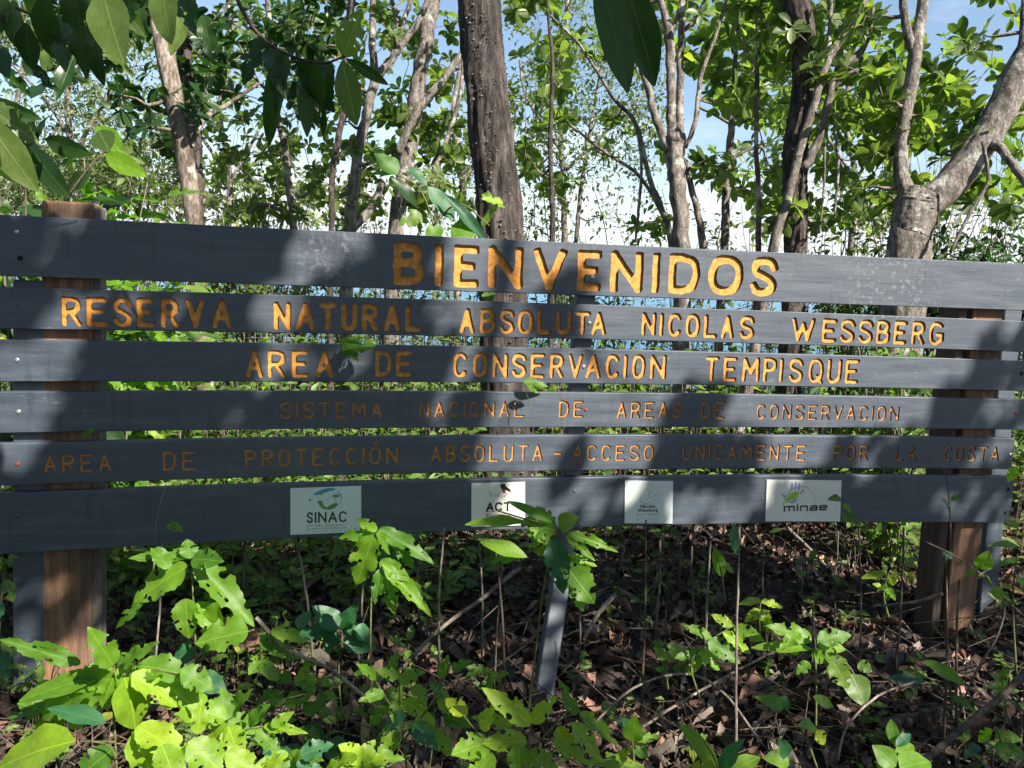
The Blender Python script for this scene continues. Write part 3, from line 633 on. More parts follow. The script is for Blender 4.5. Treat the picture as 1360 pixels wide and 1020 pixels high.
flat('printed_mark', [line(P_(cat(q, 4)), .0010) for q in ([(.33,.48),(.31,.36),(.36,.22),(.44,.15)], [(.44,.15),(.49,.24),(.48,.36)], [(.48,.36),(.55,.24),(.66,.12),(.66,.24),(.58,.38)], [(.58,.38),(.70,.30),(.76,.30),(.70,.40),(.58,.44)], [(.56,.47),(.66,.46),(.76,.50),(.66,.53),(.50,.50)], [(.33,.48),(.44,.53),(.52,.50)], [(.38,.30),(.40,.42),(.50,.48)], [(.45,.42),(.52,.36),(.56,.44)], [(.30,.44),(.36,.52),(.46,.54)])], 'ink_teal', p3, Y1)
flat('printed_mark', [line(P_(cat(q, 4)), .0016) for q in ([(.37,.10),(.43,.045),(.50,.05)], [(.40,.14),(.46,.09),(.53,.10)], [(.50,.05),(.56,.08),(.55,.14)], [(.44,.06),(.48,.13)])], 'ink_salmon', p3, Y1)
text_mesh('Nicolas', .31 * w, .085 * h, 'ink_black', p3, X(.48), Y1, Z(.635), .025)
text_mesh('Wessberg', .42 * w, .10 * h, 'ink_black', p3, X(.48), Y1, Z(.745), .025)
text_mesh('Reserva Natural', .46 * w, .045 * h, 'ink_grey', p3, X(.48), Y1, Z(.80))
text_mesh('Absoluta', .44 * w, .030 * h, 'ink_grey', p3, X(.48), Y1, Z(.86), 0, 2.2)
text_mesh('ACT - SINAC', .44 * w, .032 * h, 'ink_grey', p3, X(.48), Y1, Z(.915), 0, 1.8)
text_mesh('Costa Rica', .44 * w, .032 * h, 'ink_grey', p3, X(.48), Y1, Z(.965), 0, 2.0)
p4, w, h = plaque((1018, 637), (1117, 638), (1016, 692), (1115, 692.3), 'plate_warm', 'wide plaque with a hand and leaf emblem')
flat('printed_mark', [line(P_(ell(.45, .55, .215, .40, 150, 300)), .004)], 'ink_lime', p4, Y1)
flat('printed_mark', [line(P_(ell(.45, .55, .20, .38, -60, 45)), .0010)], 'ink_grey', p4, Y1)
flat('printed_mark', [P_(ell(.325, .14, .018, .10)), P_(ell(.372, .12, .018, .11)), P_(ell(.418, .15, .016, .09)), P_([(.435,.33),(.47,.22),(.495,.21),(.48,.28),(.45,.34)]), P_([(.20,.31),(.23,.33),(.255,.38),(.25,.41),(.215,.385)]), P_([(.30,.53),(.35,.47),(.41,.44),(.40,.50),(.35,.555)])], 'ink_lilac', p4, Y1)
flat('printed_mark', [P_([(.265,.55),(.26,.43),(.30,.32),(.37,.27),(.425,.26),(.42,.36),(.385,.44),(.32,.48)])], 'ink_lime', p4, Y2)
strokes('printed_text', 'minae', X(.24), X(.82), Z(.745), .135 * h, .13, 'ink_black', p4, Y3, .22, {'i': .22, 'm': 1.35})

# ------------------------------------------------------------------ leaves
def leaf_grid(L=1.0, Wd=.36, shape='ell', nu=5, nv=2, fold=.18, curl=.25, wave=0.0, seed=0):
    """leaf along +y from the origin, facing +z"""
    rs = np.random.default_rng(seed); V = []; uv = []
    for i in range(nu + 1):
        t = i / nu
        if shape == 'ell': wd = math.sin(math.pi * min(1, t * .98 + .01)) ** .75
        elif shape == 'obo': wd = math.sin(math.pi * t ** 1.55) ** .58 if 0 < t < 1 else 0
        else: wd = (math.sin(math.pi * t ** .72) ** .8 if 0 < t < 1 else 0)          # ovate
        wd = max(wd, .03) * Wd / 2
        for j in range(nv + 1):
            s = j / nv * 2 - 1
            V.append((s * wd, t * L, abs(s) * wd * fold * 2 - curl * L * t * t * .6 + wave * wd * math.sin(t * 12 + s * 2 + seed) * abs(s)))
            uv.append((.5 + s * .5 * wd / (Wd / 2), t))
    F = [(i * (nv + 1) + j, i * (nv + 1) + j + 1, (i + 1) * (nv + 1) + j + 1, (i + 1) * (nv + 1) + j) for i in range(nu) for j in range(nv)]
    return np.array(V), F, np.array(uv)
def ragged_leaf(Wd=.42, nbite=3, nhole=3, seed=0, fold=.15, curl=.3, shape='ov'):
    """insect-eaten leaf cut from a distance field; unit length along +y"""
    rs = np.random.default_rng(seed); C = []
    for _ in range(nbite):
        t = rs.uniform(.25, .9); sd = rs.choice([-1, 1]); wd = math.sin(math.pi * t ** .72) ** .8 * Wd / 2
        x0, y0 = sd * wd * rs.uniform(.75, 1.15), t; r = rs.uniform(.03, .07); dx, dy = -sd * rs.uniform(.2, 1), rs.uniform(-.8, .4)
        for k in range(rs.integers(2, 5)): C.append((x0 + dx * k * .03, y0 + dy * k * .03, r * rs.uniform(.6, 1.1)))
    for _ in range(nhole):
        t = rs.uniform(.2, .8); wd = math.sin(math.pi * t ** .72) ** .8 * Wd / 2; x = rs.choice([-1, 1]) * wd * rs.uniform(.25, .75); r = rs.uniform(.010, .032)
        for k in range(rs.integers(1, 3)): C.append((x + rs.uniform(-.02, .02), t + rs.uniform(-.03, .03), r))
    def f(Xa, Ya):
        t = np.clip(Ya, 0.0001, .9999); hwid = np.sin(math.pi * t ** .72) ** .8 * Wd / 2 * (1 + .05 * np.sin(t * 40 + seed) + .04 * np.sin(t * 71))
        d = np.maximum(np.abs(Xa) - hwid, np.maximum(-Ya, Ya - 1))
        d = np.minimum(d, np.where((Ya > .0) & (Ya < .93), np.abs(Xa) - .009, 9))
        for cx, cy, r in C: d = np.maximum(d, np.where(np.abs(Xa) < .012, -9, r - np.hypot(Xa - cx, (Ya - cy) * .9)))
        return d
    lps = contours(f, -Wd * .7, Wd * .7, -.03, 1.03, .0145); V2 = []; E2 = []
    for P in lps:
        if len(P) < 6: continue
        b = len(V2); V2 += [Vector(p) for p in P]; E2 += [(b + i, b + (i + 1) % len(P)) for i in range(len(P))]
    for yy in np.arange(.08, .95, .11):
        for xx in (-.14, -.07, 0, .07, .14): 
            if f(np.array([xx * Wd / .42]), np.array([yy]))[0] < -.008: V2.append(Vector((xx * Wd / .42, yy)))
    vv, ee, ff, _, _, _ = delaunay_2d_cdt(V2, E2, [], 1, 1e-6)
    keep = [t for t in ff if f(np.array([sum(vv[i][0] for i in t) / 3]), np.array([sum(vv[i][1] for i in t) / 3]))[0] < 0]
    V = np.array([(p[0], p[1], abs(p[0]) * fold * 2 - curl * p[1] ** 2 * .6 + .02 * math.sin(p[1] * 14 + seed) * abs(p[0]) / .1) for p in vv]); uv = np.array([(.5 + p[0] / Wd, p[1]) for p in vv])
    return V, [tuple(t) for t in keep], uv
LG = [leaf_grid(shape='obo', Wd=.46, nu=6, fold=.12 + .06 * k, curl=.12 + .12 * k) for k in range(3)]
LS = [leaf_grid(shape='ell', Wd=.45, nu=3, fold=.2, curl=.2 + .1 * k) for k in range(2)]
LB = [leaf_grid(shape='ell', Wd=.42, nu=9, nv=4, fold=.10, curl=.15 + .12 * k, wave=.12, seed=k) for k in range(3)]
LO = [leaf_grid(shape='ov', Wd=.5, nu=9, nv=4, fold=.14, curl=.15 + .15 * k, wave=.18, seed=k) for k in range(3)]
LR = [ragged_leaf(.42 + .03 * (k % 3), 2 + k % 3, 2 + k % 4, 20 + k, .14, .15 + .06 * (k % 4)) for k in range(8)]
LD = [leaf_grid(shape='ov', Wd=.45, nu=4, nv=2, fold=random.uniform(-.5, .8), curl=random.uniform(-.8, .9), wave=.8, seed=k) for k in range(5)]
def place(tpl, base, tip_dir, normal, L, Wscale=1.0):
    """world vertices of a leaf template"""
    y = np.array(tip_dir, float); y /= np.linalg.norm(y) + 1e-9; z = np.array(normal, float); z -= y * z.dot(y); z /= np.linalg.norm(z) + 1e-9; x = np.cross(y, z)
    V = tpl[0]; return np.array(base) + (V[:, :1] * Wscale * x + V[:, 1:2] * y + V[:, 2:] * z) * L
mesh_cache = {}
def leaf_obj(tplkey, tpl, mat, base, tip_dir, normal, L, parent, Wscale=1.0, name='leaf'):
    """leaf as an object of its own, mesh shared between alike leaves"""
    key = (tplkey, mat)
    if key not in mesh_cache:
        mb = MB(); mb.add(*tpl[:2], uv=tpl[2]); o = mb.build(name, M[mat]); mesh_cache[key] = o.data; bpy.data.objects.remove(o)
    y = Vector(tip_dir).normalized(); z = Vector(normal); z = (z - y * z.dot(y)).normalized(); x = y.cross(z)
    o = bpy.data.objects.new(name, mesh_cache[key]); COL.objects.link(o)
    rot = Matrix((x, y, z)).transposed().to_4x4()
    o.parent = parent
    o.matrix_local = Matrix.Translation(Vector(base) - parent.location) @ rot @ Matrix.Diagonal((L * Wscale, L, L, 1))
    return o
def rvec(): 
    v = rng.normal(size=3); return v / np.linalg.norm(v)

# ------------------------------------------------------------------ trees
class Tree:
    def __init__(s, name, label, catg, basepx, depth, bark, twigmat='twig', group='trees behind the sign'):
        g = at(basepx, 560, depth); g.z = ground_z(g.x, g.y) - .05
        s.root = empty(name, g, label, catg, group); s.o = np.array(g); s.depth = depth; s.bark = bark; s.nodes = []; s.tw = MB(); s.fol = MB(); s.twm = twigmat; s.mid = None; s.lim = 0
    def limb(s, pts, widths, name='branch', dd=None, to_ground=False, k=10, flutes=0, rough=.05, up=None, ridge=0.0, n=6):
        """pts photo px from bottom to top, widths in photo px"""
        dd = dd or [0] * len(pts); P = [at(x, y, s.depth + d) for (x, y), d in zip(pts, dd)]; Rr = [w / 2 / 1020 * (s.depth + d) for w, d in zip(widths, dd)]
        if to_ground:
            a, b = P[0], P[1]; dr = (a - b); dr = dr / max(.2, -dr.z if dr.z < 0 else .2); h = a.z - s.o[2]
            e = Vector((a.x + dr.x * h * .5, a.y + dr.y * h * .5, s.o[2])); e2 = Vector(((a.x + e.x) / 2, (a.y + e.y) / 2, a.z * .45 + s.o[2] * .55))
            P = [e, e2] + P; Rr = [Rr[0] * 1.45, Rr[0] * 1.12] + Rr
        if up: P.append(P[-1] + Vector(up)); Rr.append(Rr[-1] * .5)
        Q, RR = smooth_path(P, Rr, n)
        Q[1:-1] += (rng.random((len(Q) - 2, 3)) - .5) * (RR[1:-1, None] * (.35 if n == 6 else .008))
        mb = MB(); tube(mb, Q, RR, k, rough, origin=s.o, flutes=flutes, ridge=ridge); o = mb.build(name, M[s.bark], s.root)
        for q, r in zip(Q, RR):
            if q[2] > EYE * .6: s.nodes.append((q, r))
        return Q, RR
    def crown(s, blobs, kind, L, mat, dd=1.2, nobj=0, per=7, spread=1.0, thin=1.0, minz=.6, back=.65):
        if kind == 'rosette': L *= .72; blobs = [(a, b, c, d, int(e * (.92 if a > 860 and b > 100 else 1.05))) for a, b, c, d, e in blobs]
        """blobs: (px, py, rx, ry, count) ellipses in the photo, given the tree's own depth"""
        cl = []
        for cx, cy, rx, ry, cnt in blobs:
            for _ in range(cnt):
                a = random.random() * 6.283; r = math.sqrt(random.random()); d = s.depth + back + random.uniform(-dd, dd)
                p = at(cx + rx * r * math.cos(a), cy + ry * r * math.sin(a), d)
                if p.z > minz: cl.append(np.array(p))
        nd = np.array([q for q, r in s.nodes]); nr = [r for q, r in s.nodes]
        dist = [np.min(np.linalg.norm(nd - c, axis=1)) for c in cl]
        order = np.argsort(dist); front = sorted(range(len(cl)), key=lambda i: cl[i][1])[:max(1, nobj // per)] if nobj else []
        front = set(front); made = 0
        for i in order:
            c = cl[i]; D = np.linalg.norm(nd - c, axis=1) + .35 * np.maximum(0, nd[:, 2] - c[2]); j = int(np.argmin(D)); a = nd[j]; ra = min(nr[j] * .6, .016 * thin + .004 * D[j])
            dirv = c - a; ln = np.linalg.norm(dirv) + 1e-6; m1 = a + dirv * .4 + rvec() * ln * .10 - np.array([0, 0, .08 * ln]); m2 = a + dirv * .75 + rvec() * ln * .08
            Q, RR = smooth_path([a, m1, m2, c], [max(ra, .003), max(ra * .8, .003), max(.0045 * thin, ra * .5), .0032 * thin], 3)
            tube(s.tw, Q, RR, 5, .1, origin=s.o, var=random.random(), cap=False)
            nd = np.concatenate([nd, Q[3:]]); nr += list(RR[3:])
            ax = dirv / ln + np.array([0, 0, .7]) + rvec() * .35; ax /= np.linalg.norm(ax)
            if kind == 'rosette':
                u = np.cross(ax, rvec()); u /= np.linalg.norm(u); w = np.cross(ax, u); n = per + random.randint(-2, 2)
                for k in range(n):
                    th = 6.283 * k / n + random.uniform(-.25, .25); out = u * math.cos(th) + w * math.sin(th)
                    el = random.uniform(.05, .75); dr = out * math.cos(el) + ax * math.sin(el) - np.array([0, 0, .18]); nrm = ax * math.cos(el) - out * math.sin(el) + rvec() * .25
                    LL = L * random.uniform(.65, 1.12); b = c - ax * random.uniform(0, .05); q = random.randrange(3)
                    if i in front and s.lim < 300: leaf_obj(('LG', q), LG[q], mat, b, dr, nrm, LL, s.root); s.lim += 1
                    else: s.fol.add(place(LG[q], b - s.o, dr, nrm, LL), LG[q][1], LG[q][2], random.random())
            else:
                n = per
                for k in range(n):
                    t = random.random(); b = Q[-1] + rvec() * spread * L * 2.2 * random.random(); dr = rvec() + np.array([0, 0, -.2]); nrm = np.array([0, 0, 1]) + rvec() * .8; q = random.randrange(2)
                    s.fol.add(place(LS[q], b - s.o, dr, nrm, L * random.uniform(.6, 1.2)), LS[q][1], LS[q][2], random.random())
        s.mat = mat
    def done(s):
        if s.tw.v: tag(s.tw.build('twigs', M[s.twm], s.root), kind='stuff')
        if s.fol.v: tag(s.fol.build('foliage', M[s.mat], s.root), kind='stuff')

# 1. big thorny trunk in the middle
T = Tree('thorny_tree', 'thick rough thorny trunk rising behind the middle of the top board', 'tree', 672, 5.2, 'bark_spiny')
Q, RR = T.limb([(666, 330), (655, 200), (644, 90), (637, 0), (632, -120), (626, -260)], [58, 56, 54, 54, 53, 50], 'trunk', to_ground=True, k=56, flutes=3, rough=.05, ridge=.13, n=26)
mb = MB()
for _ in range(900):
    i = random.randrange(len(Q) - 1); t = random.random(); c = Q[i] * (1 - t) + Q[i + 1] * t; r = RR[i]; a = random.uniform(0, 6.283)
    d = np.array([math.cos(a), math.sin(a), 0]); h = random.uniform(.010, .020); rb = random.uniform(.006, .012); b = c + d * r * .97 - T.o; tx = np.array([-d[1], d[0], 0]); up = np.array([0, 0, 1])
    mb.add([b + tx * rb, b + up * rb, b - tx * rb, b - up * rb, b + d * h], [(0, 1, 4), (1, 2, 4), (2, 3, 4), (3, 0, 4)])
tag(mb.build('thorns', M['bark_pale'], T.root, smooth=False), kind='stuff')
T.crown([(640, -150, 200, 90, 50)], 'small', .07, 'leaf_small', 1.0, per=26); T.done()
# 2. peeling tan trunk, left
T = Tree('peeling_tree', 'slender tan trunk with peeling bark near the left post', 'tree', 262, 5.6, 'bark_tan')
T.limb([(258, 300), (246, 210), (231, 130), (216, 50), (205, -40), (190, -150)], [21, 23, 24, 25, 24, 20], 'trunk', to_ground=True, k=24, ridge=.08, n=14)
T.limb([(246, 215), (270, 160), (300, 140), (345, 110)], [7, 7, 6, 4], dd=[0, .2, .3, .4])
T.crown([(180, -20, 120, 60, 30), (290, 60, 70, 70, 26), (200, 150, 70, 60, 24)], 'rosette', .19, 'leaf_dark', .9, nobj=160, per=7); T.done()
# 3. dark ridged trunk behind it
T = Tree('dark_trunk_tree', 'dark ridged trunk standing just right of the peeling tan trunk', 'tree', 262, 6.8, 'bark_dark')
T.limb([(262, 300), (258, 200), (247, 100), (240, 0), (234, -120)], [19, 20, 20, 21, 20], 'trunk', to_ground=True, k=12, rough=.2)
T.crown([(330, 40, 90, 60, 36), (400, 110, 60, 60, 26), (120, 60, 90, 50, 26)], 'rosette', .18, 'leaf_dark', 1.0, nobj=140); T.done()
# 4. small-leaved tree, far left
T = Tree('small_leaved_tree', 'pale small-leaved tree against the sky at the far left', 'tree', 90, 9.0, 'bark_pale')
T.limb([(92, 310), (95, 220), (90, 130), (97, 40), (90, -60)], [9, 9, 8, 7, 5], 'trunk', to_ground=True, k=8)
T.limb([(94, 215), (130, 150), (170, 90)], [6, 5, 3]); T.limb([(93, 180), (50, 120), (10, 80)], [5, 4, 3])
T.crown([(60, 140, 80, 45, 60), (150, 110, 90, 70, 120), (60, 30, 90, 40, 60), (60, 220, 80, 40, 70), (170, 200, 70, 50, 60), (20, 265, 60, 30, 40)], 'small', .07, 'leaf_small', 1.2, per=15, spread=1.2); T.done()
# 5. grey leaning stem
T = Tree('grey_stem_tree', 'thin grey stem left of the forked pale tree', 'tree', 395, 7.2, 'bark_pale')
T.limb([(390, 305), (384, 250), (377, 190), (366, 140), (360, 60), (352, -40)], [10, 10, 9, 9, 8, 6], 'trunk', to_ground=True, k=8)
T.limb([(380, 240), (400, 262), (425, 240)], [5, 4, 3]); T.limb([(388, 285), (350, 272), (320, 290)], [6, 5, 4])
T.crown([(330, 190, 60, 50, 30), (400, 215, 45, 45, 26), (345, 285, 60, 18, 26), (300, 130, 40, 40, 16)], 'rosette', .17, 'leaf_glossy', .9, nobj=120); T.done()
# 6. forked pale tree
T = Tree('forked_pale_tree', 'pale forked tree with a smooth branching stem left of the thorny trunk', 'tree', 462, 6.4, 'bark_pale')
T.limb([(464, 308), (473, 220), (487, 150), (498, 100), (494, 50), (500, -60)], [17, 14, 13, 12, 9, 7], 'trunk', to_ground=True, k=10)
T.limb([(499, 104), (517, 82), (533, 60), (560, 20), (578, -30)], [11, 11, 9, 8, 7]); T.limb([(520, 80), (532, 40), (545, 0), (552, -40)], [8, 7, 6, 5])
T.limb([(466, 306), (490, 280), (508, 245)], [12, 11, 9], dd=[0, .1, .2]); T.limb([(533, 60), (525, 20), (515, -20)], [7, 6, 5])
T.crown([(440, 120, 50, 60, 24), (470, 240, 50, 50, 26), (540, 20, 60, 40, 18), (420, 20, 60, 50, 26), (575, 260, 40, 40, 20)], 'rosette', .17, 'leaf_glossy', .9, nobj=160); T.done()
# 7. straight pale trunk
T = Tree('straight_pale_tree', 'straight pale trunk just left of the thorny trunk, crossed by a thin limb', 'tree', 520, 6.9, 'bark_pale')
T.limb([(527, 310), (540, 210), (555, 120), (566, 50), (577, -20), (590, -140)], [22, 22, 21, 20, 20, 17], 'trunk', to_ground=True, k=12)
T.limb([(528, 205), (545, 165), (560, 140), (585, 110), (612, 75), (640, 40)], [10, 11, 11, 10, 9, 6], dd=[-.15, -.2, -.2, -.2, -.1, 0])
T.limb([(540, 270), (570, 235), (592, 190), (612, 120), (615, 60)], [7, 7, 6, 5, 4], dd=[-.1] * 5)
T.crown([(560, 140, 60, 45, 34), (585, 190, 40, 40, 20), (600, 60, 50, 50, 14), (520, 190, 50, 40, 20)], 'rosette', .19, 'leaf_glossy', .8, nobj=200); T.done()
# 8. slim brown stem
T = Tree('slim_brown_tree', 'slim dark brown stem between the grey stem and the forked pale tree', 'tree', 440, 6.0, 'bark_dark')
T.limb([(440, 305), (441, 240), (448, 190), (457, 140), (459, 60), (468, 0), (474, -80)], [8, 8, 9, 8, 7, 9, 8], 'trunk', to_ground=True, k=8)
T.crown([(440, -20, 60, 30, 14), (400, 50, 40, 40, 14)], 'rosette', .17, 'leaf_dark', .6, nobj=80); T.done()
# 9. thin sapling right of thorny trunk
T = Tree('dark_sapling_tree', 'thin dark sapling with whorled leaves just right of the thorny trunk', 'tree', 733, 6.2, 'bark_dark')
T.limb([(734, 320), (733, 260), (731, 180), (734, 90), (728, 20), (722, -60)], [8, 7, 6, 5, 4, 3], 'trunk', to_ground=True, k=7)
T.crown([(725, 90, 40, 45, 12), (730, 235, 32, 30, 10), (735, 165, 26, 26, 5), (715, 15, 45, 30, 12), (705, 210, 20, 30, 5)], 'rosette', .20, 'leaf_glossy', .5, nobj=220); T.done()
# 10. airy small-leaved tree
T = Tree('airy_tree', 'airy pale tree with tiny sparse leaves right of the middle', 'tree', 752, 11.5, 'bark_pale')
T.limb([(750, 325), (748, 240), (744, 150), (750, 60), (756, -40)], [9, 8, 7, 6, 4], 'trunk', to_ground=True, k=7)
T.limb([(765, 322), (772, 250), (786, 160), (800, 80)], [6, 6, 5, 3]); T.limb([(747, 230), (800, 180), (850, 130)], [5, 4, 3]); T.limb([(745, 200), (700, 130), (690, 80)], [5, 4, 3])
T.crown([(790, 110, 90, 60, 170), (780, 180, 90, 50, 120), (720, 130, 50, 60, 60), (830, 60, 60, 60, 70), (790, 270, 90, 40, 40), (860, 180, 40, 60, 50), (700, 260, 60, 40, 30), (760, 20, 100, 40, 80)], 'small', .085, 'leaf_small', 1.5, per=11, spread=1.5, thin=.8); T.done()
# 11. slender crossing stems
T = Tree('leaning_stem_tree', 'slender leaning grey stems crossing left of the grey forked trunk', 'tree', 880, 6.6, 'bark_pale')
T.limb([(892, 326), (880, 280), (862, 235), (845, 165), (815, 130), (770, 60), (730, 20)], [9, 8, 7, 6, 5, 4, 3], 'trunk', to_ground=True, k=7)
T.limb([(888, 300), (850, 235), (800, 200), (750, 160)], [5, 5, 4, 3]); T.limb([(845, 165), (852, 215), (848, 280), (844, 320)], [4, 4, 4, 3])
T.crown([(810, 180, 30, 30, 7), (860, 300, 40, 15, 7), (780, 60, 60, 40, 12)], 'rosette', .16, 'leaf_glossy', .5, nobj=120); T.done()
# 12. grey forked trunk
T = Tree('grey_forked_tree', 'grey trunk splitting into upright stems right of the middle', 'tree', 903, 5.9, 'bark_pale')
T.limb([(906, 330), (901, 260), (897, 215), (897, 180)], [22, 22, 24, 27], 'trunk', to_ground=True, k=14, flutes=3)
T.limb([(892, 190), (891, 120), (889, 50), (878, 0), (868, -80)], [14, 12, 13, 8, 6]); T.limb([(902, 185), (903, 110), (905, 40), (908, -60)], [11, 10, 9, 7]); T.limb([(889, 45), (900, 20), (915, -30)], [6, 5, 4])
T.limb([(889, 200), (872, 160), (860, 115), (850, 85), (845, 30)], [14, 11, 9, 7, 5]); T.limb([(910, 196), (924, 160), (931, 100), (948, 55), (965, 0)], [6, 7, 6, 5, 4])
T.limb([(934, 330), (928, 290), (917, 245), (912, 215)], [11, 9, 8, 7], dd=[.1] * 4, name='sucker')
T.limb([(908, 40), (925, 25), (940, -10)], [7, 6, 4])
T.crown([(960, 70, 50, 60, 26), (940, -10, 60, 30, 20), (950, 215, 30, 22, 9), (860, 30, 50, 40, 12), (885, 210, 25, 20, 4), (985, 130, 40, 40, 18)], 'rosette', .21, 'leaf_glossy', .8, nobj=240); T.done()
# 13-14. thin stems
T = Tree('slim_pale_tree', 'slim pale stem right of the grey forked trunk', 'tree', 965, 6.6, 'bark_pale')
T.limb([(962, 326), (965, 260), (970, 190), (972, 150), (978, 60), (985, -20)], [11, 11, 10, 8, 6, 5], 'trunk', to_ground=True, k=9)
T.limb([(966, 215), (990, 200), (1012, 195)], [5, 5, 4]); T.limb([(970, 165), (945, 150), (925, 142)], [4, 4, 3])
T.crown([(990, 60, 50, 60, 24), (980, 250, 22, 25, 8), (1015, 130, 35, 45, 16), (1030, 250, 30, 40, 14)], 'rosette', .20, 'leaf_glossy', .7, nobj=180); T.done()
T = Tree('broken_stem_tree', 'thin pinkish stem with a broken top before the leafy crown', 'tree', 1006, 5.8, 'bark_tan')
T.limb([(1007, 328), (1007, 250), (1004, 180), (1006, 120), (1005, 88)], [8, 7, 6, 7, 6], 'trunk', to_ground=True, k=8)
T.limb([(1005, 90), (1004, 50), (1006, 0)], [2.5, 2.5, 2]); T.limb([(1005, 92), (992, 66), (984, 50)], [3, 2.5, 2])
T.crown([(1005, 40, 30, 30, 8)], 'rosette', .20, 'leaf_glossy', .3, nobj=60); T.done()
# 15. dark mossy trunk
T = Tree('mossy_trunk_tree', 'dark rough trunk twined by a pale stem right of the middle', 'tree', 1050, 5.6, 'bark_dark')
T.limb([(1056, 335), (1056, 270), (1056, 200), (1066, 130), (1068, 60), (1056, 0), (1040, -110)], [26, 29, 31, 30, 29, 31, 28], 'trunk', to_ground=True, k=36, rough=.10, ridge=.25, n=20)
T.crown([(1040, 40, 50, 50, 26), (1090, -30, 80, 30, 20), (1020, -20, 50, 40, 16)], 'rosette', .20, 'leaf_glossy', .6, nobj=200); T.done()
# 16. pale twining stems
T = Tree('twining_pale_tree', 'pale slender stems fanning up to the right from the dark rough trunk', 'tree', 1030, 5.4, 'bark_pale')
T.limb([(1028, 325), (1045, 270), (1058, 215), (1080, 140), (1098, 85), (1120, 50), (1150, 0), (1180, -60)], [14, 12, 11, 11, 10, 8, 7, 5], 'trunk', to_ground=True, k=9)
T.limb([(1068, 225), (1090, 180), (1107, 105), (1125, 85), (1150, 60)], [12, 11, 10, 9, 6]); T.limb([(1098, 85), (1102, 40), (1104, -20)], [7, 6, 5]); T.limb([(1120, 100), (1165, 85)], [7, 5])
T.limb([(1100, 110), (1108, 160), (1113, 220), (1108, 290)], [4, 4, 4, 3]); T.limb([(1096, 190), (1094, 250), (1088, 310)], [3, 3, 3]); T.limb([(1107, 120), (1150, 60), (1160, 10)], [7, 5, 4])
T.crown([(1120, 120, 60, 60, 40), (1110, 30, 60, 40, 26), (1160, 170, 50, 40, 26), (1100, 230, 30, 15, 6), (1080, 280, 50, 25, 14)], 'rosette', .19, 'leaf_glossy', .8, nobj=250); T.done()
# 17. big forked tree at right
T = Tree('spreading_tree', 'stout pale tree forking low above the right end of the sign', 'tree', 1200, 5.2, 'bark_pale')
T.limb([(1204, 350), (1209, 310), (1217, 272), (1222, 255)], [54, 52, 54, 44], 'trunk', to_ground=True, k=44, flutes=3, rough=.05, ridge=.12, n=18)
T.limb([(1206, 262), (1196, 225), (1200, 165), (1210, 110), (1216, 65), (1226, 0), (1232, -90)], [24, 17, 17, 17, 17, 14, 11], k=20, ridge=.1, n=12); T.limb([(1213, 68), (1204, 40), (1199, 0), (1192, -60)], [13, 12, 10, 8])
T.limb([(1228, 272), (1262, 245), (1300, 195), (1330, 145), (1352, 95), (1385, 40), (1430, -40)], [40, 40, 38, 37, 36, 33, 28], k=30, flutes=2, rough=.04, ridge=.09, n=14)
T.limb([(1352, 85), (1358, 50), (1360, 0), (1364, -80)], [14, 10, 8, 6]); T.limb([(1318, 190), (1332, 200), (1350, 225), (1375, 260)], [14, 12, 11, 10], dd=[-.05, -.2, -.3, -.4])
T.limb([(1305, 188), (1312, 240), (1290, 280), (1262, 335)], [5, 5, 5, 4], dd=[-.3] * 4); T.limb([(1322, 165), (1340, 155), (1360, 150)], [8, 6, 5])
T.crown([(1240, 130, 45, 45, 26), (1265, 170, 45, 40, 22), (1170, 150, 45, 60, 26), (1165, 60, 60, 50, 22), (1300, 245, 50, 30, 14), (1350, 170, 30, 30, 8), (1310, 30, 45, 45, 8), (1345, 265, 25, 30, 9), (1180, 260, 50, 30, 16), (1330, 100, 20, 20, 3)], 'rosette', .20, 'leaf_glossy', .7, nobj=300); T.done()
# farther trees that close the gaps
for i, (bx, d, lab, blobs, k, mt, L) in enumerate([
    (300, 11, 'distant leafy tree seen between the tan trunk and the grey stem', [(300, 250, 110, 45, 110), (360, 60, 110, 60, 70), (250, 130, 60, 60, 40), (440, 270, 60, 30, 50)], 'rosette', 'leaf_glossy', .2),
    (610, 12, 'distant yellow-green tree seen around the thorny trunk', [(600, 210, 80, 70, 80), (690, 160, 40, 80, 30), (520, 60, 90, 40, 24)], 'rosette', 'leaf_small', .22),
    (1130, 10, 'distant leafy tree filling the sky between the right-hand trunks', [(1130, 130, 110, 90, 110), (1030, 200, 60, 60, 40), (1190, 260, 80, 40, 44), (1000, 80, 70, 80, 60), (1240, 100, 40, 60, 20), (1080, 300, 90, 25, 30), (930, 30, 60, 40, 26)], 'rosette', 'leaf_glossy', .22),
    (30, 12, 'distant green tree at the far left above the sign', [(60, 245, 110, 45, 200), (190, 230, 80, 55, 150), (80, 40, 120, 50, 120)], 'small', 'leaf_small', .12)]):
    T = Tree('distant_tree', lab, 'tree', bx, d, 'bark_pale', group='distant trees')
    T.limb([(bx, 330), (bx + 6, 240), (bx - 8, 150), (bx + 5, 60), (bx, -40)], [9, 8, 7, 6, 4], 'trunk', to_ground=True, k=7)
    T.limb([(bx, 250), (bx + 40, 180), (bx + 60, 120)], [5, 4, 3]); T.limb([(bx, 230), (bx - 40, 170), (bx - 70, 130)], [5, 4, 3])
    T.crown(blobs, k, L, mt, 1.2, per=7 if k == 'rosette' else 14); T.done()

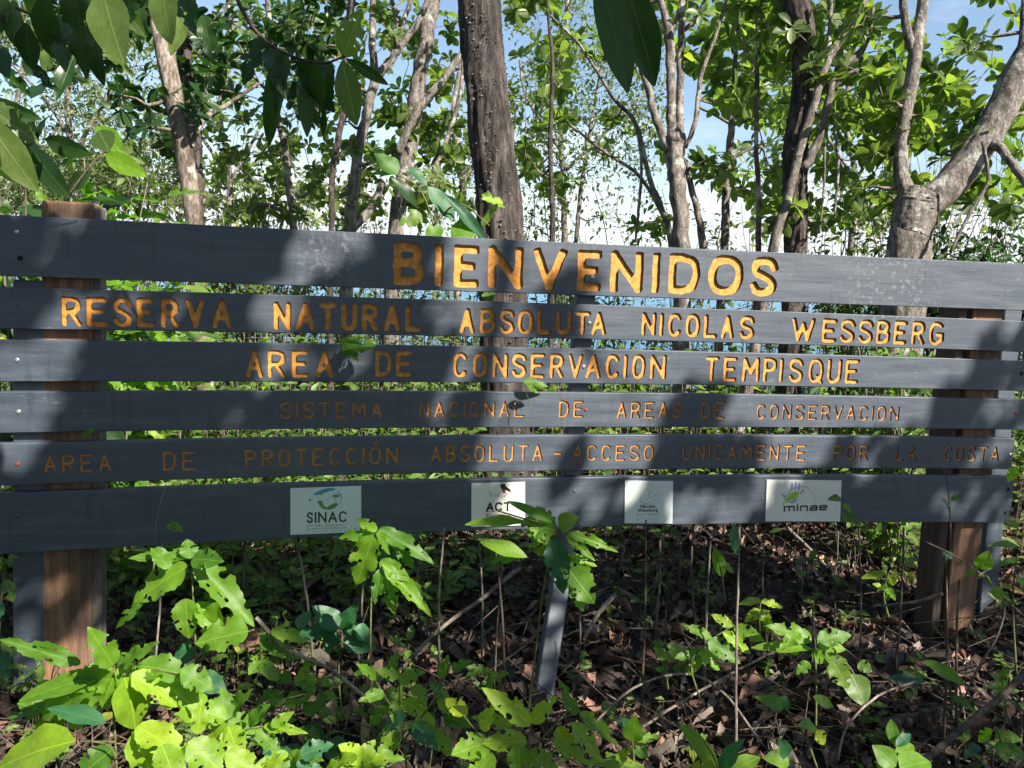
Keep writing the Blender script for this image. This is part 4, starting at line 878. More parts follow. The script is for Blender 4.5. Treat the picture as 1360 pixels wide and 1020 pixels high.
# ------------------------------------------------------------------ bushes just behind the sign
def bush(name, label, x, y, rx, ry, h, n, L, mat, tpl, catg='bush', nobj=0, stems=9, zlo=.25):
    g = Vector((x, y, ground_z(x, y) - .02)); root = empty(name, g, label, catg, 'bushes behind the sign'); o = np.array(g); st = MB(); fo = MB(); tips = []
    for k in range(stems):
        a = random.random() * 6.283; r = math.sqrt(random.random()); tp = np.array([x + rx * r * math.cos(a), y + ry * r * math.sin(a), g.z + h * random.uniform(.6, 1)])
        m_ = np.array([x + rx * .4 * r * math.cos(a), y + ry * .4 * r * math.sin(a), g.z + h * .5]) + rvec() * .06
        Q, RR = smooth_path([o + rvec() * [.08, .08, 0], m_, tp], [.009, .006, .0025], 5); tube(st, Q, RR, 5, .1, origin=o, var=random.random()); tips.append(Q)
    for k in range(n):
        Q = random.choice(tips); t = random.uniform(zlo, 1); c = Q[min(int(t * (len(Q) - 1)), len(Q) - 1)]; b = c + rvec() * random.random() * L * 2.6
        dr = b - c + rvec() * L * .8 + np.array([0, 0, -.02]); nrm = np.array([0, -.35, 1]) + rvec() * .6; q = random.randrange(len(tpl)); LL = L * random.uniform(.6, 1.2)
        if k < nobj: leaf_obj((name[:4] + mat, id(tpl), q), tpl[q], mat, b, dr, nrm, LL, root)
        else: fo.add(place(tpl[q], b - o, dr, nrm, LL), tpl[q][1], tpl[q][2], random.random())
    st.build('stem', M['twig'], root)
    if fo.v: tag(fo.build('foliage', M[mat], root), kind='stuff')
def bush_px(name, label, px, depth, wpx, hpy, n, L, mat, tpl, **k):
    g = at(px, 560, depth); top = at(px, hpy, depth); bush(name, label, g.x, g.y, wpx / 1020 * depth, .45, top.z, n, L, mat, tpl, **k)
bush_px('broad_leaved_shrub', 'broad-leaved dark shrub leaning over the far left end of the sign', 20, 4.0, 75, 150, 150, .26, 'leaf_dark', LO, nobj=110)
bush_px('broad_leaved_shrub', 'fresh green shrub rising behind the left post top', 140, 4.3, 90, 205, 420, .16, 'leaf_fresh', LR, nobj=260)
bush_px('broad_leaved_shrub', 'low green shrub between left post and the tan trunk', 215, 5.0, 60, 250, 300, .15, 'leaf_under', LB, nobj=60)
bush_px('low_bush', 'small-leaved dark bush showing above the right end of the sign', 1240, 6.0, 100, 290, 3000, .075, 'leaf_dark', LS, stems=60, zlo=.7)
bush_px('low_bush', 'dark leafy bush at the far right edge above the sign', 1345, 6.5, 75, 278, 2400, .08, 'leaf_dark', LS, stems=44, zlo=.65)
bush_px('low_bush', 'leafy bush hiding the foot of the stout pale forked tree', 1195, 4.6, 75, 395, 900, .085, 'leaf_under', LS, stems=26, zlo=.1)
bush_px('low_bush', 'small green bush above the board between the two middle trunks', 1120, 6.8, 70, 300, 1100, .07, 'leaf_small', LS, stems=24, zlo=.7)
bush_px('low_bush', 'grey-green scrub above the board beside the grey stem', 345, 7.0, 90, 262, 1300, .07, 'leaf_small', LS, stems=30, zlo=.65)
bush_px('low_bush', 'sparse low scrub above the board right of the thorny trunk', 770, 7.5, 70, 290, 700, .07, 'leaf_small', LS, stems=16, zlo=.6)
# mass of undergrowth seen through the gaps between the boards: nobody could count it
def undergrowth():
    fo = MB(); st = MB()
    for _ in range(7600):
        y = random.uniform(3.5, 9.5); x = random.uniform(-.78, .80) * y + .1
        if random.random() < .17: x = random.choice([-1, 1]) * random.uniform(.78, 1.5) * y
        u = x / y
        left = u < -.05
        if y < 5.2 and not left and random.random() < .88: continue
        if y < 4.2 and random.random() < .5: continue
        g = ground_z(x, y)
        lim = (1.66 if u < -.2 else 1.54 if left else 1.48 if u < .1 else 1.40 if u < .42 else 1.66)
        h = min(lim, .25 + (y - 3.4) * .42) * random.uniform(.35, 1.0)
        L = random.uniform(.05, .105); top = np.array([x + random.uniform(-.1, .1), y, g + h])
        Q, RR = smooth_path([(x, y, g - .02), (x + random.uniform(-.04, .04), y, g + h * .5), top], [.004, .003, .002], 2)
        if random.random() < .5: tube(st, Q, RR, 4, 0, var=random.random(), cap=False)
        for k in range(random.randint(4, 10)):
            t = random.uniform(.35, 1.02); b = np.array([x + random.uniform(-.1, .1), y + random.uniform(-.1, .1), g + h * t]); d = rvec() * [1, 1, .35]
            tp = LG[random.randrange(3)] if random.random() < .22 else LS[random.randrange(2)]
            fo.add(place(tp, b, d, np.array([.2, -.4, 1]) + rvec() * .5, L), tp[1], tp[2], random.random())
    tag(fo.build('undergrowth', M['leaf_under']), 'dense green undergrowth growing behind the sign', kind='stuff'); tag(st.build('undergrowth_stems', M['twig']), 'thin stems of the undergrowth behind the sign', kind='stuff')
    fo = MB(); st = MB()
    for _ in range(620):
        y = random.uniform(1.7, 4.2); x = random.uniform(-.72, .72) * y
        if x > -.1 * y and random.random() < .66: continue
        g = ground_z(x, y); h = random.uniform(.05, .30 if x < 0 else .16); L = random.uniform(.03, .065)
        Q, RR = smooth_path([(x, y, g - .01), (x + random.uniform(-.03, .03), y, g + h * .5), (x + random.uniform(-.05, .05), y + .02, g + h)], [.002, .0016, .001], 3); tube(st, Q, RR, 4, 0, var=random.random(), cap=False)
        for k in range(random.randint(3, 8)):
            b = Q[random.randrange(len(Q) // 2, len(Q))]; d = rvec() * [1, 1, .3] + np.array([0, 0, .1]); tp = random.choice(LR + LO + LS)
            fo.add(place(tp, b, d, np.array([0, -.4, 1]) + rvec() * .5, L * random.uniform(.7, 1.2)), tp[1], tp[2], random.random())
    tag(fo.build('ground_cover', M['leaf_under']), 'small seedlings and creepers scattered over the litter', kind='stuff'); tag(st.build('ground_cover_stems', M['stem_green']), 'fine stems of the small seedlings', kind='stuff')
undergrowth()
def thicket():
    """fine crooked saplings and twigs that close the band just above the boards"""
    fo = MB(); st = MB()
    for _ in range(300):
        y = random.uniform(6.3, 13); px = random.uniform(-20, 1380) if random.random() < .86 else random.choice([random.uniform(-800, -20), random.uniform(1380, 2100)]); b = at(px, 560, y); x = b.x; g = ground_z(x, y); airy = 690 < px < 1010
        if airy and random.random() < .45: continue
        top = at(px, random.uniform(235, 325) if airy else random.triangular(90, 320, 265), y).z
        pts = [(x, y, g)]; cx = x; nseg = 7
        for k in range(1, nseg): cx += random.uniform(-.17, .17); pts.append((cx, y + random.uniform(-.06, .06), g + (top - g) * k / (nseg - 1)))
        r0 = random.uniform(.006, .015); Q, RR = smooth_path(pts, [r0 * (1 - .75 * k / (nseg - 1)) for k in range(nseg)], 4); v = random.random(); tube(st, Q, RR, 5, .1, var=v, cap=False)
        for k in range(random.randint(4, 9)):
            i = random.randrange(len(Q) // 3, len(Q)); d = rvec() * [1, .7, .5] + np.array([0, 0, .35]); ln = random.uniform(.2, .7); e = Q[i] + d * ln
            q2, r2 = smooth_path([Q[i], Q[i] + d * ln * .5 + rvec() * .06, e], [RR[i] * .6, .003, .0018], 3); tube(st, q2, r2, 4, 0, var=v, cap=False)
            if random.random() < .75:
                for m in range(random.randint(5, 12)):
                    p = q2[random.randrange(2, len(q2))] + rvec() * .09; tp = random.choice(LS); fo.add(place(tp, p, rvec() + np.array([0, 0, -.1]), np.array([0, 0, 1]) + rvec() * .7, random.uniform(.05, .10)), tp[1], tp[2], random.random())
    tag(fo.build('thicket_leaves', M['leaf_small']), 'small leaves of the fine thicket behind the sign', kind='stuff'); tag(st.build('thicket_twigs', M['twig']), 'fine crooked twigs of the thicket behind the sign', kind='stuff')
thicket()
def brushwood():
    mb = MB()
    for _ in range(3400):
        y = 1.5 + 7.5 * random.random() ** 1.3; x = random.uniform(-.72, .78) * y + (.35 if y > 3.3 else 0); g = ground_z(x, y)
        L = random.uniform(.15, .8); a = random.random() * 6.283; tilt = random.uniform(-.05, .5) if random.random() < .75 else random.uniform(.6, 1.4)
        if tilt > .6 and y < 3.4: continue
        p0 = np.array([x, y, g + .01]); d = np.array([math.cos(a) * math.cos(tilt), math.sin(a) * math.cos(tilt), math.sin(tilt)]); p2 = p0 + d * L; p1 = (p0 + p2) / 2 + rvec() * L * .12
        p1[2] = max(p1[2], g + .012); p2[2] = max(p2[2], g + .01); r = random.uniform(.0010, .0034)
        Q, RR = smooth_path([p0, p1, p2], [r * 1.3, r, r * .5], 4); tube(mb, Q, RR, 4, .1, var=random.random(), cap=False)
    tag(mb.build('brushwood', M['twig_dark']), 'tangle of thin dead twigs on the forest floor', kind='stuff')
brushwood()
def litter():
    mb = MB()
    for k in range(26000):
        y = 1.0 + 9 * random.random() ** 1.7; x = random.uniform(-.85, .9) * (y + .6); g = ground_z(x, y)
        q = random.randrange(5); L = random.uniform(.025, .10) if random.random() < .88 else random.uniform(.10, .16); a = random.random() * 6.283; d = np.array([math.cos(a), math.sin(a), random.uniform(-.35, .5)])
        mb.add(place(LD[q], (x, y, g + random.uniform(.004, .045)), d, np.array([0, 0, 1]) + rvec() * .55, L), LD[q][1], LD[q][2], random.random())
    tag(mb.build('leaf_litter', M['litter']), 'dead brown leaves covering the forest floor', kind='stuff')
litter()
# larger dead leaves one can pick out, each a thing
DEAD = [(350, 893, .26, 'large curled grey-brown dead leaf hanging by the left stems'), (482, 962, .17, 'pinkish dry leaf in the sunlit patch below the first plaque'), (505, 985, .16, 'reddish dry leaf lowest in the sunlit patch below the first plaque'),
        (545, 838, .15, 'tan dry leaf on the litter left of the leaning post'), (600, 985, .15, 'flat brown leaf lying near the lower centre'), (842, 950, .13, 'orange-brown dry leaf at the foot of the thin bare stem'),
        (1050, 765, .12, 'pale pink dry leaf in the sunny patch under the emblem plaque'), (1020, 742, .12, 'small pink dry leaf farthest back in the right sunny patch'), (1110, 745, .12, 'dry leaf between fallen twigs under the wide plaque'),
        (1262, 925, .10, 'orange dry leaf in front of the right post'), (1285, 900, .10, 'copper dry leaf touching the foot of the right post'), (895, 985, .13, 'curled dry leaf near the bottom centre-right'), (820, 850, .13, 'reddish bark-like leaf right of the leaning post'), (1160, 910, .11, 'dull brown leaf on the litter left of the right post')]
for (px, py, L, lab) in DEAD:
    p = on_ground(px, py); mb = MB(); t = leaf_grid(shape='ov', Wd=.5, nu=7, nv=4, fold=random.uniform(.2, .9), curl=random.uniform(-.5, .5), wave=1.0, seed=int(px))
    lift = .10 if px == 350 else .03; a = random.random() * 6.283
    mb.add(place(t, (0, 0, lift), (math.cos(a), math.sin(a), -.1), (random.uniform(-.3, .3), -.4, 1), L), t[1], t[2], random.random())
    o = mb.build('dead_leaf', M['dead_leaf']); o.location = p; tag(o, lab, 'dead leaf', 'large dead leaves on the ground')

# ------------------------------------------------------------------ fallen branches and bare stems
def stick(name, label, catg, pts, w, mat='twig', group=None, k=7, leaves=()):
    """pts: (px, py, depth); w photo px at start and end"""
    P = [at(*p) for p in pts]; root_l = P[0]; n = len(P); Rr = [(w[0] + (w[1] - w[0]) * i / (n - 1)) / 2 / 1020 * pts[i][2] for i in range(n)]
    Q, RR = smooth_path(P, Rr, 5); Q[1:-1] += (rng.random((len(Q) - 2, 3)) - .5) * RR[1:-1, None] * .6
    mb = MB()
    if leaves:
        root = empty(name, root_l, label, catg, group); tube(mb, Q, RR, k, .12, origin=root_l); mb.build('stem', M[mat], root)
        for lf in leaves: leaf_px(root, *lf)
    else:
        tube(mb, Q, RR, k, .12, origin=root_l); o = mb.build(name, M[mat]); o.location = root_l; tag(o, label, catg, group)
def leaf_px(root, b, t, wpx, depth, mat='leaf_fresh', kind='R', face=None, dtip=0, q=None):
    """one leaf from photo pixel b (base) to t (tip), wpx wide, at a depth"""
    B = at(b[0], b[1], depth); Tp = at(t[0], t[1], depth + dtip); d = Tp - B; L = d.length
    tp = {'R': LR, 'O': LO, 'B': LB}[kind]; q = random.randrange(len(tp)) if q is None else q
    view = (Vector((0, 0, EYE)) - B).normalized(); nrm = face if face is not None else (view * 1.0 + Vector((random.uniform(-.35, .35), random.uniform(-.2, .2), .55 + random.uniform(-.2, .3))))
    W0 = {'R': .42 + .03 * (q % 3), 'O': .5, 'B': .42}[kind]; ws = (wpx / 1020 * depth) / (W0 * L)
    return leaf_obj((kind, q), tp[q], mat, B, d, nrm, L, root, Wscale=max(.5, min(ws * 1.12, 2.2)))
stick('fallen_branch', 'long bare branch running down to the right between the first and second plaques', 'branch', [(340, 820, 2.25), (385, 865, 2.3), (440, 890, 2.35), (505, 945, 2.3), (530, 975, 2.2)], (6, 5), group='fallen branches')
stick('fallen_branch', 'brown stick slanting up to the right behind the middle leaves', 'branch', [(520, 905, 2.9), (580, 840, 3.0), (640, 795, 3.2), (690, 755, 3.5)], (5, 6), group='fallen branches')
stick('fallen_branch', 'tan broken stick leaning behind the leaning middle post', 'branch', [(775, 850, 3.1), (795, 815, 3.2), (817, 790, 3.3)], (5, 7), group='fallen branches')
stick('fallen_branch', 'arched grey branch sweeping right across the dark litter', 'branch', [(770, 980, 2.4), (840, 915, 2.6), (910, 895, 2.7), (960, 920, 2.6), (1010, 985, 2.4)], (3, 4), group='fallen branches')
stick('fallen_branch', 'thin grey branch rising to the right beyond the litter centre', 'branch', [(840, 975, 2.5), (900, 935, 2.7), (980, 890, 2.9), (1060, 850, 3.1)], (4, 3), group='fallen branches')
stick('fallen_branch', 'thick dark fallen branch at the lower right corner', 'branch', [(1215, 1020, 2.1), (1280, 965, 2.25), (1330, 925, 2.35), (1375, 880, 2.5)], (9, 9), 'twig_dark', group='fallen branches')
stick('fallen_branch', 'pale curved stick resting before the right post', 'branch', [(1160, 805, 3.4), (1195, 802, 3.3), (1225, 797, 3.25), (1252, 788, 3.2)], (3, 5), group='fallen branches')
stick('fallen_branch', 'two-toned pale stick crossing the sunny patch below the wide plaque', 'branch', [(1045, 700, 4.8), (1075, 730, 4.6), (1105, 760, 4.4)], (5, 4), group='fallen branches')
stick('fallen_branch', 'short dark log lying left of the right post foot', 'log', [(1165, 965, 2.75), (1200, 958, 2.8), (1245, 945, 2.85)], (16, 20), 'twig_dark', group='fallen branches', k=9)
stick('fallen_branch', 'thin arching twig rising from the bottom edge toward the right', 'branch', [(1113, 1010, 2.1), (1125, 965, 2.2), (1165, 925, 2.4), (1215, 905, 2.6)], (3, 3), group='fallen branches')
STEMS = [(672, 925, 655, 705, 2.5), (655, 900, 670, 715, 2.9), (852, 915, 858, 690, 2.8), (868, 830, 877, 710, 3.2), (925, 820, 921, 695, 3.3), (935, 890, 944, 715, 2.9), (977, 1000, 982, 700, 2.35), (585, 900, 590, 700, 2.8), (418, 860, 390, 700, 2.9),
         (1190, 860, 1200, 700, 3.0), (1142, 870, 1140, 695, 3.0), (1253, 960, 1256, 740, 2.6), (1270, 950, 1274, 770, 2.65), (205, 870, 215, 720, 2.6), (318, 850, 325, 720, 3.2), (770, 830, 776, 700, 3.4), (640, 860, 636, 720, 3.2), (1020, 850, 1016, 700, 3.2), (560, 830, 556, 705, 3.4), (900, 760, 905, 690, 3.9), (480, 880, 486, 720, 2.9), (1085, 940, 1078, 800, 2.6)]
SLAB = ['bare stem crossing the litter just left of the leaning post, reaching the bird plaque', 'second bare stem left of the leaning post, behind the slanted stick', 'pale straight stem rising to the flower plaque', 'bare stem just right of the one under the flower plaque', 'bare stem below the gap between the flower plaque and the wide plaque, farther of two', 'nearer bare stem below the gap between the flower plaque and the wide plaque',
 'tallest nearest bare stem, rising from the bottom edge left of the wide plaque', 'bare stem midway between the first two plaques', 'dark bare stem under the first plaque', 'bare stem between the wide plaque and the right post', 'bare stem just right of the wide plaque', 'brown stem standing right in front of the right post, left of two', 'brown stem standing right in front of the right post, right of two',
 'thin stem among the leaves beside the left post', 'bare stem left of the first plaque behind the torn leaves', 'bare stem directly behind the leaning post', 'farther bare stem under the left side of the bird plaque', 'bare stem under the left edge of the wide plaque', 'farther bare stem left of the bird plaque', 'short distant bare stem below the flower plaque right side', 'bare stem beside the right edge of the first plaque', 'short bare stem in the lower right plants under the wide plaque']
for (x0, y0, x1, y1, d), lab in zip(STEMS, SLAB):
    stick('bare_stem', lab, 'stem', [(x0, y0 + 30, d), ((x0 + x1) / 2 + random.uniform(-6, 6), (y0 + y1) / 2, d + .03), (x1, y1, d + .08)], (random.uniform(2.6, 4.6), random.uniform(1.6, 2.8)), random.choice(['twig', 'twig_dark']), 'bare seedling stems', 5)

# ------------------------------------------------------------------ leafy plants in front of and below the sign
def plant(name, label, basepx, depth, stems, leaves, group='leafy plants in front of the sign', smat='stem_green', w=3.2):
    """stems: lists of photo px; leaves: (base, tip, width[, material[, kind[, extra depth]]])"""
    b = at(basepx[0], basepx[1], depth); root = empty(name, b, label, 'plant', group)
    for st in stems:
        P = [at(x, y, depth) for x, y in st]; n = len(P); r = w / 2 / 1020 * depth; Q, RR = smooth_path(P, [r * (1 - .45 * i / (n - 1)) for i in range(n)], 5)
        mb = MB(); tube(mb, Q, RR, 6, .1, origin=b); mb.build('stem', M[smat], root)
    for lf in leaves:
        bb, tt, wd = lf[:3]; mt = lf[3] if len(lf) > 3 else 'leaf_fresh'; kd = lf[4] if len(lf) > 4 else 'R'; ex = lf[5] if len(lf) > 5 else random.uniform(-.04, .04)
        leaf_px(root, bb, tt, wd, depth + ex, mt, kd, dtip=random.uniform(-.06, .04))
g_ = 'leaf_fresh'; li = 'leaf_lime'; bl = 'leaf_blue'; un = 'leaf_under'
plant('leafy_plant', 'tall hole-riddled green plant right of the left post', (268, 985), 2.15, [[(268, 990), (262, 900), (258, 820), (254, 742)], [(262, 880), (300, 850), (338, 836)]],
  [((252, 740), (170, 737), 20), ((252, 742), (249, 714), 22), ((256, 742), (294, 744), 26), ((258, 744), (340, 828), 34), ((250, 752), (168, 797), 40), ((246, 795), (248, 850), 31), ((330, 838), (258, 852), 46, g_, 'R', -.05), ((290, 800), (270, 870), 30),
   ((262, 800), (300, 850), 26), ((258, 860), (228, 880), 24, bl, 'O'), ((262, 900), (300, 915), 28, bl, 'O'), ((225, 755), (200, 725), 18), ((190, 800), (150, 835), 14)], w=4)
plant('leafy_plant', 'bright ragged green plant with whorled leaves at the lower left', (155, 1060), 1.75, [[(155, 1060), (153, 980), (150, 930), (152, 885)], [(152, 985), (110, 985)], [(152, 900), (200, 890), (260, 900)]],
  [((150, 887), (84, 917), 30), ((107, 882), (-4, 846), 22), ((102, 882), (38, 862), 12), ((155, 888), (203, 927), 34), ((150, 884), (122, 836), 30), ((156, 882), (196, 862), 22), ((150, 895), (40, 958), 48, g_), ((185, 884), (258, 893), 34), ((165, 886), (200, 850), 20),
   ((200, 893), (298, 968), 42, li), ((165, 900), (188, 972), 50, li, 'O'), ((150, 892), (18, 925), 26, g_, 'B'), ((150, 900), (135, 945), 26), ((240, 890), (285, 915), 30), ((130, 925), (95, 965), 30), ((145, 900), (160, 940), 18), ((175, 895), (240, 935), 34, li)])
plant('leafy_plant', 'large drooping yellow-green leaves at the bottom left corner', (155, 1090), 1.5, [[(155, 1090), (152, 1000), (115, 983)], [(152, 1010), (190, 975), (230, 960)]],
  [((100, 984), (-25, 1012), 52, li, 'O'), ((182, 965), (255, 1005), 36, li), ((175, 975), (215, 1045), 44, li), ((215, 990), (240, 1050), 34, li), ((150, 995), (90, 1040), 34, g_), ((250, 985), (310, 1035), 40, li), ((140, 960), (60, 935), 22, bl, 'O'), ((262, 975), (268, 930), 20, li), ((300, 1000), (355, 1035), 30, li)])
plant('leafy_plant', 'bright lime plant with a spray of leaves right of the lower left corner', (300, 1060), 1.85, [[(300, 1060), (303, 1000), (300, 955)], [(303, 980), (345, 965), (400, 970)]],
  [((300, 957), (294, 912), 28), ((302, 957), (344, 976), 32), ((300, 955), (250, 935), 28, li), ((302, 953), (330, 915), 24), ((300, 960), (268, 1000), 30, li), ((330, 963), (352, 935), 20), ((350, 965), (408, 972), 14, li), ((303, 965), (320, 1010), 30, li), ((340, 970), (375, 1000), 22, g_), ((360, 965), (390, 945), 14)])
plant('leafy_plant', 'upright green plant in front of the lower edge below the first plaque', (498, 960), 2.35, [[(495, 965), (492, 860), (494, 780), (499, 708)], [(494, 800), (508, 755)]],
  [((500, 706), (472, 687), 15), ((496, 712), (470, 780), 36), ((503, 703), (578, 743), 22), ((501, 706), (520, 737), 15), ((498, 708), (448, 713), 18), ((522, 716), (551, 757), 17), ((508, 750), (577, 817), 20), ((508, 752), (526, 817), 24), ((506, 755), (497, 803), 15), ((505, 745), (545, 770), 20), ((525, 770), (570, 790), 16)])
plant('leafy_plant', 'blue-green plant with rounded leaves left of the centre', (455, 950), 2.6, [[(455, 960), (450, 900), (452, 838)], [(452, 860), (425, 850)]],
  [((450, 835), (420, 802), 28, bl, 'O'), ((452, 833), (484, 836), 28, bl, 'O'), ((448, 838), (392, 838), 22, bl, 'O'), ((452, 835), (470, 808), 22, bl, 'O'), ((455, 850), (500, 860), 26, bl, 'O'), ((448, 840), (430, 862), 22, bl, 'O'), ((470, 836), (498, 848), 22, bl, 'O')])
plant('leafy_plant', 'cluster of torn leaves hanging in front of the leaning middle post', (735, 960), 2.5, [[(700, 960), (712, 860), (722, 780), (740, 705)], [(738, 712), (700, 735)], [(740, 700), (700, 690), (660, 678)]],
  [((738, 705), (690, 690), 38), ((736, 715), (747, 789), 30, bl), ((745, 745), (792, 802), 42), ((693, 736), (650, 743), 18), ((755, 708), (823, 731), 9), ((752, 712), (791, 744), 12), ((733, 694), (681, 664), 11, g_, 'B'), ((702, 694), (620, 689), 11, g_, 'B'), ((742, 700), (765, 685), 26, un, 'O'),
   ((740, 735), (700, 722), 22), ((750, 740), (795, 748), 14), ((735, 700), (712, 672), 20, un), ((730, 720), (705, 700), 18), ((700, 740), (640, 715), 20, g_, 'B'), ((760, 765), (775, 812), 22)], w=3.6)
plant('leafy_plant', 'clump of small bright leaves below the middle of the sign', (535, 1010), 2.0, [[(540, 1020), (532, 950), (530, 890)], [(535, 985), (575, 930), (600, 880)], [(533, 960), (505, 915), (490, 885)]],
  [((530 + dx, 900 + dy), (530 + dx + tx, 900 + dy + ty), wd, mt) for dx, dy, tx, ty, wd, mt in [(0, 0, -30, -12, 16, g_), (0, 5, 32, -14, 18, g_), (-20, 20, -32, 8, 16, g_), (5, 30, 36, 22, 20, li), (40, 10, 30, 15, 18, g_), (55, 0, 10, -28, 14, g_), (50, 30, 44, 26, 20, li), (10, 50, -34, 18, 22, bl), (20, 60, 30, 34, 24, bl), (-30, 0, -24, -18, 14, g_), (-10, -10, 6, -26, 12, g_), (30, 45, 12, 46, 24, li), (60, 50, 34, 14, 20, g_), (-5, 70, -18, 38, 22, g_), (45, 70, 26, 34, 22, g_), (70, -10, 26, -14, 14, g_), (0, 30, -8, 30, 18, g_), (20, 10, 16, 24, 18, g_), (-35, -10, -28, 4, 14, g_), (-15, 40, -30, 24, 18, g_)]])
plant('leafy_plant', 'yellow-lit torn plant at the bottom centre', (690, 1070), 1.8, [[(690, 1070), (700, 1000), (705, 955)], [(695, 1010), (740, 960), (770, 945)], [(692, 1030), (650, 990), (615, 950)]],
  [((705, 962), (642, 913), 26, li), ((706, 960), (738, 925), 20, li), ((770, 946), (822, 988), 18, g_), ((765, 950), (745, 905), 16, g_), ((740, 965), (760, 1010), 26, li), ((700, 985), (640, 985), 30, li), ((650, 985), (600, 1000), 34, g_), ((620, 950), (590, 925), 20, li), ((640, 970), (655, 935), 20, li), ((700, 1000), (745, 1030), 30, li), ((690, 990), (690, 1035), 30, g_), ((760, 960), (800, 1010), 22, li), ((680, 965), (625, 950), 18, li), ((655, 1000), (620, 1040), 30, g_), ((735, 985), (790, 1015), 20, li)])
plant('leafy_plant', 'small low plant with round leaves beside the dark litter hollow', (840, 1010), 2.2, [[(842, 1015), (840, 985), (838, 965)]], [((840, 985), (842, 955), 25, g_, 'O'), ((842, 990), (862, 1005), 20, g_, 'O'), ((838, 968), (820, 955), 14, bl, 'O'), ((845, 985), (880, 975), 12)])
plant('leafy_plant', 'long bright leaves poking up at the bottom right of centre', (960, 1050), 1.9, [[(965, 1060), (950, 1010), (935, 985)]], [((955, 1025), (912, 963), 20, g_, 'B'), ((960, 1025), (975, 985), 22, bl, 'O'), ((958, 1030), (1010, 1000), 22, g_, 'B'), ((950, 1020), (915, 1015), 18, g_)])
plant('leafy_plant', 'light green sprig with torn leaves right of the bare stems', (935, 930), 2.5, [[(930, 930), (918, 880), (945, 850), (975, 830)]],
  [((945, 848), (906, 826), 13), ((930, 868), (898, 872), 16), ((940, 850), (985, 880), 24), ((925, 865), (960, 888), 24), ((972, 832), (945, 815), 14), ((975, 833), (1015, 850), 18), ((960, 840), (1000, 868), 16, li), ((930, 870), (915, 895), 14)])
plant('leafy_plant', 'pale green hanging leaf pair under the bottom board right of the flower plaque', (960, 800), 3.0, [[(963, 800), (958, 760), (950, 728)]], [((948, 728), (962, 768), 16, g_, 'B'), ((975, 695), (978, 735), 14, bl, 'B'), ((955, 745), (975, 760), 10, un)])
plant('leafy_plant', 'spreading light green plant in the lower right middle', (1085, 970), 2.4, [[(1083, 975), (1084, 900), (1080, 860)], [(1084, 900), (1120, 880), (1140, 905)]],
  [((1078, 850), (1022, 828), 22), ((1085, 850), (1132, 842), 22), ((1080, 862), (1000, 855), 14, g_, 'B'), ((1100, 880), (1125, 870), 26, un), ((1105, 878), (1128, 915), 26, un), ((1130, 895), (1150, 938), 32, un, 'O'), ((1140, 880), (1158, 892), 20, un), ((1085, 855), (1125, 860), 20), ((1078, 865), (1100, 880), 18), ((1062, 840), (1035, 862), 16), ((1075, 880), (1058, 895), 14), ((1060, 870), (1040, 850), 14)])
plant('leafy_plant', 'small plant with paired narrow leaves near the bottom right', (1085, 1010), 2.0, [[(1085, 1020), (1070, 980), (1040, 935)]], [((1040, 940), (1010, 924), 18, g_, 'O'), ((1038, 942), (1044, 925), 16, bl, 'O'), ((1085, 968), (1066, 960), 20, g_, 'O'), ((1085, 970), (1096, 990), 16, g_), ((1048, 1010), (1018, 1004), 22, g_, 'O'), ((1045, 1005), (1040, 985), 18, bl, 'O'), ((1080, 925), (1108, 937), 14, g_, 'B')])
plant('leafy_plant', 'glossy slanting leaf beside the foot of the right post', (1262, 930), 2.6, [[(1265, 940), (1262, 915), (1255, 895)]], [((1280, 908), (1232, 876), 17, g_, 'B'), ((1230, 905), (1180, 898), 14, bl, 'B'), ((1265, 925), (1300, 945), 12, g_)])
plant('leafy_plant', 'green leaves cropped by the bottom edge at the lower right', (1200, 1060), 1.7, [[(1200, 1070), (1185, 1020), (1190, 990)]], [((1190, 1018), (1160, 990), 26, g_, 'O'), ((1195, 1020), (1240, 1005), 34, g_, 'O'), ((1190, 1000), (1215, 985), 18, g_, 'B'), ((1188, 990), (1183, 955), 14, g_, 'B'), ((1190, 992), (1210, 972), 12, bl, 'B'), ((1205, 1025), (1260, 1035), 26, g_), ((1185, 1020), (1150, 1035), 26)])
plant('leafy_plant', 'low leaves in the lower right corner beyond the thick branch', (1340, 1010), 2.1, [[(1335, 1020), (1330, 990), (1325, 970)]], [((1322, 975), (1358, 982), 16), ((1325, 985), (1340, 1012), 16), ((1318, 970), (1296, 985), 14), ((1328, 990), (1365, 1008), 18, un), ((1300, 990), (1280, 1008), 14, bl)])
plant('leafy_plant', 'green leaves at the right edge beyond the painted right post', (1345, 860), 2.9, [[(1350, 900), (1345, 800), (1350, 740)]], [((1350, 742), (1328, 748), 9, g_, 'B'), ((1352, 725), (1318, 720), 8, g_, 'B'), ((1350, 800), (1326, 802), 7, g_, 'B'), ((1352, 700), (1335, 690), 9), ((1350, 620), (1338, 640), 12), ((1348, 770), (1372, 778), 12)])
plant('leafy_plant', 'shaded plants filling the corner left of the painted left post', (-20, 900), 2.6, [[(-10, 950), (0, 820), (5, 750)]], [((0, 760), (-30, 742), 26, un, 'O'), ((5, 770), (20, 800), 16, un), ((2, 800), (-25, 830), 24, bl), ((4, 850), (24, 870), 18, un), ((0, 900), (-28, 880), 26, un), ((3, 750), (18, 735), 14, un), ((-5, 860), (10, 900), 20, bl)])
